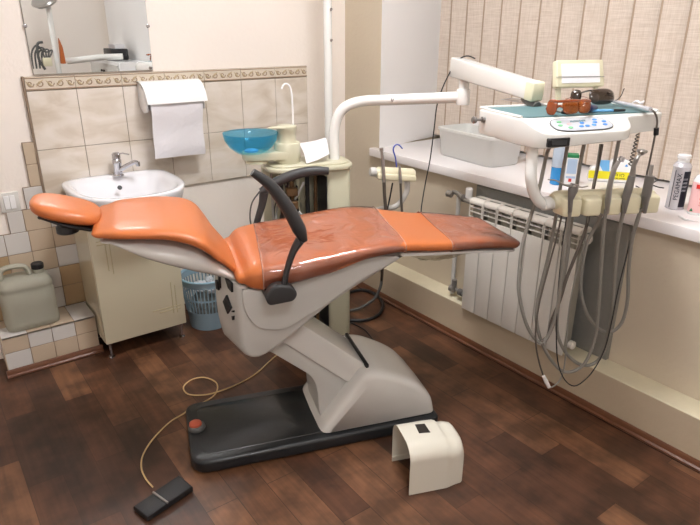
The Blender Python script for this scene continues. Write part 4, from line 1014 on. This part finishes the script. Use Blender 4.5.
# ------------------------------------------------------------------ assistant holder
AV = .50
ah = thing('assistant_holder', 'small cream two-slot instrument holder hanging behind the seat', 'holder', at(395, 185, v=AV), CA)
qa = at(376, 172, v=AV); qb = at(414, 174, v=AV)
b = new(); dd = (qb-qa); 
sweep(b, [qa, qa+dd*.06, qa+dd*.94, qb], [.018, .024, .025, .019], 16); prism(b, round2([(0, -.03), (dd.length, -.03), (dd.length, .0), (0, .0)], .012, 4), lambda p, q, s: qa+dd.normalized()*p+Vector((0, 0, q))+V*s, -.032, .01, .006, 2); obj('bar', b, M_cream, ah, smooth=60)
b = new(); lathe(b, [(.016, -.006), (.02, 0), (.02, .018), (.016, .022)], qa-dd.normalized()*.022, 16, dd); obj('end_cap', b, M_plas, ah)
b = new(); sweep(b, crm([at(407, 180, v=AV), at(407, 190, v=AV), at(402, 200, v=AV+.01), at(394, 207, v=AV+.02), at(380, 209, v=AV+.06), at(345, 222, v=.62)], 5), .0125, 12); obj('support_arm', b, M_plas2, ah)
ej = thing('suction_tip', 'short metal suction tube standing in the left slot of the small holder', 'suction tube', at(382, 190, v=AV-.045))
b = new(); sweep(b, polyline([(384, 182), (383, 163), (381.5, 149)], AV-.04, AV-.04), [.0085, .0075, .0065], 12); sweep(b, polyline([(381.6, 151), (381.3, 148)], AV-.04, AV-.04), .009, 12); obj('tube', b, M_steel, ej)
b = new(); sweep(b, crm(polyline([(384, 182), (384.5, 195), (386, 212), (388, 235)], AV-.04, AV-.02), 4), .0075, 10); obj('hose', b, M_hosed, ej)
bj = thing('saliva_ejector', 'blue hooked saliva ejector standing in the right slot of the small holder', 'saliva ejector', at(398, 190, v=AV-.045))
b = new(); sweep(b, polyline([(400.5, 183), (400, 172), (399.5, 166)], AV-.04, AV-.04), [.0075, .007, .004], 12); obj('handle', b, M_steel, bj)
b = new(); sweep(b, crm(polyline([(396.5, 166) if False else (396.5, 167), (395.5, 158), (393.3, 150), (395, 145.5), (398.5, 144.8), (402.5, 148.5)], AV-.04, AV-.04), 5), .0032, 8); obj('hook', b, mat('blue_tube', (74, 88, 168), .3), bj)
b = new(); sweep(b, crm(polyline([(400.5, 182), (401, 195), (402, 212), (404, 235)], AV-.04, AV-.02), 4), .0055, 10); obj('hose', b, M_hosed, bj)
b = new(); sweep(b, crm(polyline([(392.5, 183), (390, 197), (386, 215)], AV-.02, AV), 4), .0035, 8); single('rear_tube', 'thin black tube behind the small holder', 'tube', b, M_black, at(392, 197, v=AV))
# ------------------------------------------------------------------ white bin on the sill
M_tub = mat('tub_plastic', (214, 214, 210), .3, coat=.3)
wbx = thing('white_storage_tub', 'white plastic storage tub with rounded corners on the left of the sill', 'tub', at(470, 150, z=SZ))
f0 = at(438, 154, z=SZ); f1 = at(490, 168.5, z=SZ); f2 = at(524, 160, z=SZ)
ex_ = (f1-f0); ex_.z = 0; la = ex_.length; exn = ex_.normalized(); ey = Vector((-exn.y, exn.x, 0))
if ey.x < 0: ey = -ey
dw = .20
def tubring(o, z, k=0):
    P_ = round2([(-o, -o), (la+o, -o), (la+o, dw+o), (-o, dw+o)], .045, 6)
    return [f0+exn*p+ey*q+Vector((0, 0, z)) for p, q in P_]
b = new(); loft(b, [tubring(-.004, .001), tubring(.0, .006), tubring(.010, .128), tubring(.014, .132), tubring(.014, .138), tubring(.006, .138), tubring(-.002, .02), tubring(-.03, .012)]); obj('body', b, M_tub, wbx, smooth=50)
b = new(); loft(b, [tubring(.016, .134), tubring(.016, .146), tubring(.008, .148), tubring(.006, .134)], caps=False); obj('rim', b, M_tub, wbx)
for s_ in (.05, .30):
    b = new(); prism(b, round2([(s_*la, 0), (s_*la+.055, 0), (s_*la+.045, .03), (s_*la+.005, .03)], .008, 3), lambda p, q, s: f0+exn*p+ey*(dw+.004+s)+Vector((0, 0, .142+q)), 0, .004, .001, 1); obj('clip_tab', b, M_white, wbx)
# ------------------------------------------------------------------ bottles and packs on the sill
def bottle(name, label, cat, base, parts, group=None):
    t = thing(name, label, cat, base)
    for nm, prof, m, lb in parts:
        b = new(); lathe(b, prof, base, 28); obj(nm, b, m, t, lb, 50)
    return t
base = at(555.5, 184, z=SZ); 
t = bottle('blue_liquid_bottle', 'clear bottle half filled with bright blue liquid below the table', 'bottle', base, [('liquid', [(.022, .0), (.026, .003), (.026, .075), (.02, .0755)], M_blue, 'bright blue liquid'), ('upper_wall', [(.026, .0765), (.026, .15), (.018, .165), (.012, .17)], mat('clear_bottle', (196, 212, 228), .15, alpha=.8, coat=.3), None), ('cap', [(.013, .1705), (.013, .19), (.01, .192)], M_white, None)])
c0 = at(563.5, 186, z=SZ); 
cr = thing('slim_carton', 'slim white carton with a green top standing right of the blue bottle', 'carton', c0, -.9)
MCt = WM[cr.name]
b = new(); bx(b, (0, 0, 0), (.046, .04, .135), .001, 1, MCt); obj('box', b, M_white, cr)
b = new(); bx(b, (-.0006, -.0006, .122), (.0466, .0406, .1365), .001, 1, MCt); obj('top_band', b, M_green, cr)
b = new(); bx(b, (.016, -.0012, .02), (.028, .0, .034), 0, 1, MCt); obj('red_mark', b, M_red, cr)
b = new(); bx(b, (.004, -.001, .055), (.042, 0, .118), 0, 1, MCt, 0); bx(b, (.004, -.0015, .035), (.042, 0, .044), 0, 1, MCt, 0); obj('label_panel', b, mat('pale_blue_print', (176, 200, 226), .5), cr)
# yellow and blue printed wipes pack leaning
y0 = at(587, 181, z=SZ); y1 = at(634, 172.5, x=y0.x+.115)
pk = thing('yellow_pack', 'white and blue printed pack with a yellow band behind the holder', 'pack', y0)
yd = (Vector((y1.x, y1.y, 0))-Vector((y0.x, y0.y, 0))); yl = yd.length; ydn = yd.normalized(); yn = Vector((ydn.y, -ydn.x, 0)); 
if yn.dot(CAMP-y0) < 0: yn = -yn
def YP(p, q, s): return Vector((y0.x, y0.y, SZ))+ydn*p+Vector((0, 0, q))+yn*s-yn*q*.15
b = new(); prism(b, round2([(0, .002), (yl, .002), (yl, .06), (yl*.92, .092), (yl*.70, .103), (yl*.50, .094), (yl*.42, .072), (.01, .060)], .012, 4), YP, -.05, .0, .004, 2); obj('wrapper', b, M_white, pk)
b = new(); prism(b, [(.002, .014), (yl-.001, .014), (yl-.001, .047), (.002, .047)], YP, -.002, .0012); yb_ = obj('yellow_band', b, M_yel, pk)
b = new(); text_bm('HELIO', .020, frame(YP(yl*.66, .032, .0015), ydn, (0, 0, 1)), bm=b); text_bm('MEDICAL WIPES', .009, frame(YP(yl*.66, .019, .0015), ydn, (0, 0, 1)), bm=b); obj('band_lettering', b, M_ink, yb_)
b = new(); prism(b, [(yl*.16, .092), (yl*.44, .094), (yl*.46, .048), (yl*.32, .048)], YP, -.004, .0018); obj('blue_flash', b, M_ltblue, pk)
b = new(); prism(b, round2([(yl*.78, .072), (yl*.83, .082), (yl*.86, .070)], .004, 3), YP, 0, .0018); obj('blue_star', b, M_bbl, pk)
# spray can
cb0 = at(674, 208, z=SZ)
R1 = .0325
ZS = 1.08
t = thing('spray_can', 'tall silver spray can with a white cap and vertical dark lettering', 'spray can', cb0)
b = new(); lathe(b, [(R1-.004, 0), (R1, .002), (R1, .004), (R1-.001, .006), (R1-.001, .158), (R1, .160), (R1-.004, .168), (R1-.012, .177), (R1-.014, .178)], cb0, 36); obj('can_body', b, M_can, t, smooth=50)
b = new(); lathe(b, [(.019, .175), (.020, .177), (.020, .188), (.0235, .190), (.0235, .201), (.019, .204), (.001, .204)], cb0, 28); obj('cap', b, M_white, t, 'white cap')
dcam = (CAMP-cb0); dcam.z = 0; ac = math.atan2(dcam.y, dcam.x)
def wrap(a0, a1, z0, z1, m, name, par, r=R1, c=cb0):
    b = new(); n = 12; O_ = []; 
    rings = []
    for z in (z0, z1):
        rings.append([c+Vector((r*math.cos(ac+a0+(a1-a0)*j/n), r*math.sin(ac+a0+(a1-a0)*j/n), z)) for j in range(n+1)]+[c+Vector(((r-.0015)*math.cos(ac+a0+(a1-a0)*j/n), (r-.0015)*math.sin(ac+a0+(a1-a0)*j/n), z)) for j in range(n, -1, -1)])
    loft(b, rings); return obj(name, b, m, par)
wrap(.35, 1.3, .012, .146, M_ink, 'dark_label_panel', t); wrap(-.62, -.55, .008, .148, M_ink, 'dark_line', t)
def wraptext(txt, size, ang, z, m, par, r=R1-.0004, c=cb0, vertical=True, sx=1, name='lettering'):
    b = text_bm(txt, size, Matrix.Identity(4), .0003, sx=sx)
    for v in b.verts:
        x, y, d = v.co
        if vertical: a = ac+ang-y/r*-1*-1 if False else ac+ang - y/r; zz = z+x
        else: a = ac+ang + x/r; zz = z+y
        v.co = c+Vector(((r+.0006+d)*math.cos(a), (r+.0006+d)*math.sin(a), zz))
    return obj(name, b, m, par)
wraptext('PEGAMAX', .022, -.05, .088, M_ink, t)
for dz in (0, .014, .028, .042): wraptext('//////', .010, .62, .075+dz, M_panel, t, r=R1+.0002, vertical=False)
# pink and white bottle
pb0 = at(700, 214, z=SZ)
t = thing('pink_label_bottle', 'white bottle with a pink label and red print at the right edge', 'bottle', pb0)
def flatring(c, hx_, hy_, z, e=3.5, n=36):
    d = dcam.normalized(); s = Vector((-d.y, d.x, 0)); return [c+s*hx_*math.copysign(abs(math.cos(q))**(2/e), math.cos(q))+d*hy_*math.copysign(abs(math.sin(q))**(2/e), math.sin(q))+Vector((0, 0, z)) for q in [2*PI*k/n for k in range(n)]]
b = new(); loft(b, [flatring(pb0, .040, .026, 0), flatring(pb0, .043, .029, .004), flatring(pb0, .043, .029, .125), flatring(pb0, .036, .024, .14), flatring(pb0, .016, .014, .15, 2), flatring(pb0, .014, .013, .17, 2)]); obj('bottle_body', b, M_white, t, smooth=50)
b = new(); loft(b, [flatring(pb0, .0435, .0295, .01), flatring(pb0, .0438, .0298, .012), flatring(pb0, .0438, .0298, .118), flatring(pb0, .0435, .0295, .12)], caps=False); lbp = obj('label_wrap', b, M_pink, t)
d_ = dcam.normalized(); s__ = Vector((-d_.y, d_.x, 0))
PMx = frame(pb0+d_*.030+Vector((0, 0, 0)), -s__ if (-s__).dot(rt) > 0 else s__, (0, 0, 1))
b = new(); bx(b, (-.03, .098, -.001), (.03, .113, .0006), 0, 1, PMx); obj('red_band', b, M_red, lbp)
b = new()
for i, L_ in enumerate(('152', 'GEL', 'lll ll lll', 'lll lll ll')): text_bm(L_, [.018, .012, .007, .007][i], PMx @ Matrix.Translation((-.004, [.084, .062, .048, .038][i], .0006)), bm=b)
obj('label_lettering', b, M_red, lbp)
b = new(); prism(b, [(-.038, .014), (-.026, .014), (-.032, .026)], lambda p, q, s: PMx @ Vector((p, q, s)), -.001, .0006); obj('green_triangle', b, M_green, lbp)
b = new(); sweep(b, [at(679, 216, z=SZ+.004), at(685, 219, z=SZ+.005), at(690, 220, z=SZ+.004)], [.004, .005, .002], 8); sweep(b, [at(689, 220, z=SZ+.004), at(698, 221.5, z=SZ+.003)], .0015, 6)
single('small_nozzle', 'small white nozzle lying in front of the pink label bottle', 'nozzle', b, M_white, at(685, 219, z=SZ))
# grey box and dark cable at the back of the sill
g0 = at(655, 200, z=SZ)+Vector((.10, .10, 0)); 
b = new(); q = at(648, 203, x=2.17)
bx(b, (2.13, at(656, 203, z=SZ).y+.01, SZ), (2.19, at(642, 198, z=SZ).y+.02, SZ+.032), .003, 2); single('grey_box', 'low grey box on the sill behind the rightmost handpiece', 'box', b, mat('grey_box_plastic', (150, 148, 146), .4), (2.16, 1.2, SZ))
b = new(); sweep(b, crm([at(636, 186, z=SZ+.03), at(645, 189, z=SZ+.03), at(656, 181, z=SZ+.05), at(664, 180, z=SZ+.05)], 5), .0025, 7); sweep(b, crm([at(650, 184, z=SZ+.04), at(658, 187, z=SZ+.036), at(664, 188, z=SZ+.036)], 4), .0025, 7)
single('sill_cable', 'black cable lying across the grey box on the sill', 'cable', b, M_black, at(650, 190, z=SZ+.03))
# ------------------------------------------------------------------ floor things
fp = thing('foot_pedal', 'flat black foot pedal with cord on the floor in front of the base plate', 'foot pedal', at(163, 498, z=0))
h_ = .026; A0, A1, A2, A3 = [at(x, y, z=h_) for x, y in ((133, 505), (147, 516), (192.5, 486), (179, 474.5))]
mid0 = A0.lerp(A3, .42); mid1 = A1.lerp(A2, .44)
def quad(a, b_, c, d, z0, z1, bev):
    t = new(); P_ = [(p.x, p.y) for p in (a, b_, c, d)]; prism(t, P_, lambda p, q, s: Vector((p, q, s)), z0, z1, bev, 3); return t
obj('heel_plate', quad(A0, A1, mid1, mid0, 0.001, h_-.004, .005), M_black, fp); obj('toe_plate', quad(mid0, mid1, A2, A3, 0.001, h_, .005), M_black, fp)
b = new(); sweep(b, [mid0+Vector((0, 0, -.002)), mid1+Vector((0, 0, -.002))], .004, 10); obj('hinge_pin', b, M_steel, fp)
cz = .0035; b = new()
CP = [(153, 489), (146, 479), (141.5, 468), (143, 455), (153, 439), (170, 422), (183, 414), (192, 407), (206, 401), (216, 393), (216.5, 383), (205, 377.5), (192, 379.5), (183.5, 387), (188, 394), (202, 395), (217, 392), (238, 384), (256, 373.5), (272, 359), (283, 350)]
pts = [at(x, y, z=cz+(.004 if 14 < i < 17 else 0)) for i, (x, y) in enumerate(CP)]; pts[0].z = .012
sweep(b, crm(pts, 6), .0030, 8); obj('cord', b, M_cord, fp, 'beige cord looping over the floor')
# loose plastic cover
lc0 = at(409, 495.5, z=0); lc1 = at(464, 484.5, z=0); lc2 = at(391.5, 461, z=0)
lx = (lc1-lc0); ll = lx.length; lx.normalize(); ly = Vector((-lx.y, lx.x, 0)); lw_ = (lc2-lc0).dot(ly); hh = .182
print('cover', ll, lw_)
def arch(n=26, w=.18, h=.165, r=.05, off=0):
    P_ = [(off, 0)]; r2 = r-off
    for k in range(n//2+1):
        t = PI-PI/2*k/(n//2); P_.append((r+r2*math.cos(t), h-r+r2*math.sin(t)))
    for k in range(n//2+1):
        t = PI/2-PI/2*k/(n//2); P_.append((w-r+r2*math.cos(t), h-r+r2*math.sin(t)))
    P_.append((w-off, 0)); return P_
def archring(s, w, h, sh=0, rise=0):
    O_ = arch(26, w, h, min(.055, w*.42)); I_ = arch(26, w, h, min(.055, w*.42), .003)
    return [lc0+lx*s+ly*(q+sh)+Vector((0, 0, z+.0005)) for q, z in O_]+[lc0+lx*s+ly*(q+sh)+Vector((0, 0, max(z, 0)+.0005)) for q, z in I_[::-1]]
lv = thing('loose_plastic_cover', 'white arched plastic cover with a square hole standing loose on the floor', 'plastic cover', lc0+lx*ll*.5+ly*lw_*.5)
b = new(); st_ = [(0, lw_, hh, 0), (.03, lw_, hh, 0), (ll*.42, lw_, hh, 0), (ll*.66, lw_, hh-.002, 0), (ll*.70, lw_, hh-.006, .001), (ll*.76, lw_-.004, hh-.016, .004), (ll*.84, lw_-.01, hh-.014, .008), (ll*.96, lw_-.02, hh-.018, .012), (ll, lw_-.03, hh-.026, .018)]
R_ = [archring(*s) for s in st_]
loft(b, R_, caps=True)
# closed far end
e_ = arch(26, st_[-1][1], st_[-1][2], .065); vs = [b.verts.new(lc0+lx*(ll-.001)+ly*(q+st_[-1][3])+Vector((0, 0, z+.0005))) for q, z in e_]; b.faces.new(vs)
b.faces.ensure_lookup_table()
o_ = obj('shell', b, M_cover, lv, smooth=50)
b = new(); ca = [at(414.8, 424.5, z=hh+.001), at(424.6, 423.6, z=hh+.001), at(430.3, 434, z=hh-.006), at(419, 435, z=hh-.006)]
ca = [Vector((p.x, p.y, 0)) for p in ca]
prism(b, [(p.x, p.y) for p in ca], lambda p, q, s: Vector((p, q, s)), hh-.012, hh+.0012, 0); obj('square_hole', b, M_dark, lv, 'dark square opening')
b = new(); sweep(b, [lc2+lx*.0-ly*.006+Vector((0, 0, .022)), lc2+lx*.06-ly*.006+Vector((0, 0, .022))], .004, 8); obj('inner_lug', b, M_cover, lv)
# cables on the floor behind the chair
b = new(); K = [(322, 305), (340, 296), (360, 290), (375, 294), (383, 304), (379, 314), (366, 320), (345, 320), (328, 316), (310, 322)]
sweep(b, crm([at(x, y, z=.012) for x, y in K], 6), .009, 10); single('floor_hose', 'thick black hose curled on the floor behind the chair', 'hose', b, M_black, at(360, 290, z=0))
b = new(); K = [(382, 276, .20), (380, 288, .12), (373, 300, .05), (357, 309, .018), (340, 311, .012), (326, 308, .012)]
sweep(b, crm([at(382, 262, v=.25)]+[at(x, y, z=z) for x, y, z in K], 5), .008, 10); single('grey_hose', 'grey hose dropping from under the chair to the floor', 'hose', b, M_greyrub, at(357, 309, z=0))
b = new(); K = [(326, 318), (345, 321), (358, 326), (366, 331), (371, 337), (378, 346)]
sweep(b, crm([at(x, y, z=.004) for x, y in K], 5), .0035, 8); single('thin_floor_cable', 'thin black cable on the floor behind the pedestal', 'cable', b, M_black, at(358, 326, z=0))
# ------------------------------------------------------------------ behind the photographer (seen in the mirror)
kc = thing('drawer_cabinet', 'white drawer cabinet against the window wall behind the camera', 'cabinet', (1.95, -.85, 0))
b = new(); bx(b, (1.80, -1.35, .05), (2.09, -.34, 1.12), .003, 1); obj('body', b, M_white, kc)
b = new(); bx(b, (1.785, -1.33, .95), (1.80, -.36, 1.09), .003, 1); d1 = obj('drawer', b, M_plas, kc)
for y in (-.80, -.88):
    b = new(); lathe(b, [(.006, 0), (.012, .01), (.010, .016), (.001, .018)], (1.785, y, 1.02), 12, (-1, 0, 0)); obj('knob', b, M_dark, d1)
bp2 = thing('printer', 'small black printer with white paper on the drawer cabinet', 'printer', (1.93, -.85, 1.12))
b = new(); bx(b, (1.85, -1.0, 1.121), (2.02, -.72, 1.23), .01, 2); obj('body', b, M_black, bp2); b = new(); bx(b, (1.90, -.97, 1.23), (2.0, -.75, 1.27), .002, 1); obj('paper', b, M_paper, bp2)
ol = thing('operating_lamp', 'operating lamp on a white pole behind the camera, seen in the mirror', 'lamp', (1.30, -.8, 0))
b = new(); sweep(b, [(1.35, -.8, 0), (1.35, -.8, 1.9)], .025, 16); obj('pole', b, M_paint, ol)
b = new(); lathe(b, [(.02, -.03), (.10, -.02), (.13, .01), (.12, .025), (.01, .03)], (1.33, -.78, 1.66), 28, (-.4, .3, .8)); obj('lamp_head', b, M_steel, ol)
b = new(); sweep(b, crm([(1.25, -.8, 1.30), (1.20, -.8, 1.28), (1.19, -.8, 1.15), (1.23, -.8, 1.05)], 5), .012, 10); obj('side_tube', b, M_greyrub, ol)
for k_ in range(4):
    b = new(); x_ = 1.13+.03*k_; sweep(b, crm([(x_, -.82, 1.06), (x_+.01, -.82, 1.20), (x_+.06, -.81, 1.27-.02*k_), (x_+.10, -.80, 1.22), (1.25, -.80, 1.10)], 6), .008, 8); obj('hose', b, M_greyrub, ol)
b = new(); sweep(b, [(1.45, -.85, 1.12), (1.75, -.70, 1.155), (1.93, -.62, 1.16)], .03, 16); obj('side_arm', b, M_paint, ol)
b = new(); bx(b, (1.22, -.83, 1.08), (1.30, -.77, 1.16), .01, 2); obj('bracket', b, M_cream, ol)
b = new(); prism(b, round2([(1.375, 1.10), (1.42, 1.10), (1.415, 1.25), (1.39, 1.34)], .01, 3), lambda p, q, s: Vector((p, s, q)), -.80, -.77, .004); obj('orange_cloth', b, M_orange, ol)
# ------------------------------------------------------------------ ceiling lamps
def lamp(x, y, lab, e, sx=.6, sy_=.6):
    t = thing('ceiling_lamp', lab, 'lamp', (x, y, CZ), group=None)
    b = new(); bx(b, (x-sx/2-.02, y-sy_/2-.02, CZ-.05), (x+sx/2+.02, y+sy_/2+.02, CZ), .004); obj('housing', b, M_white, t)
    b = new(); bx(b, (x-sx/2, y-sy_/2, CZ-.15), (x+sx/2, y+sy_/2, CZ-.048), .01); 
    m = bpy.data.materials.new('lamp_glow'); m.use_nodes = True; bs = m.node_tree.nodes['Principled BSDF']
    bs.inputs['Emission Color'].default_value = rgb(250, 250, 253); bs.inputs['Emission Strength'].default_value = e; obj('diffuser', b, m, t)
lamp(1.15, 1.35, 'square glowing ceiling lamp above the chair', 50, .45, .45)
lamp(.1, -.6, 'square glowing ceiling lamp behind the camera', 30, .45, .45)
S.world = bpy.data.worlds.new('world'); S.world.use_nodes = True
S.world.node_tree.nodes['Background'].inputs[0].default_value = (.02, .02, .025, 1)
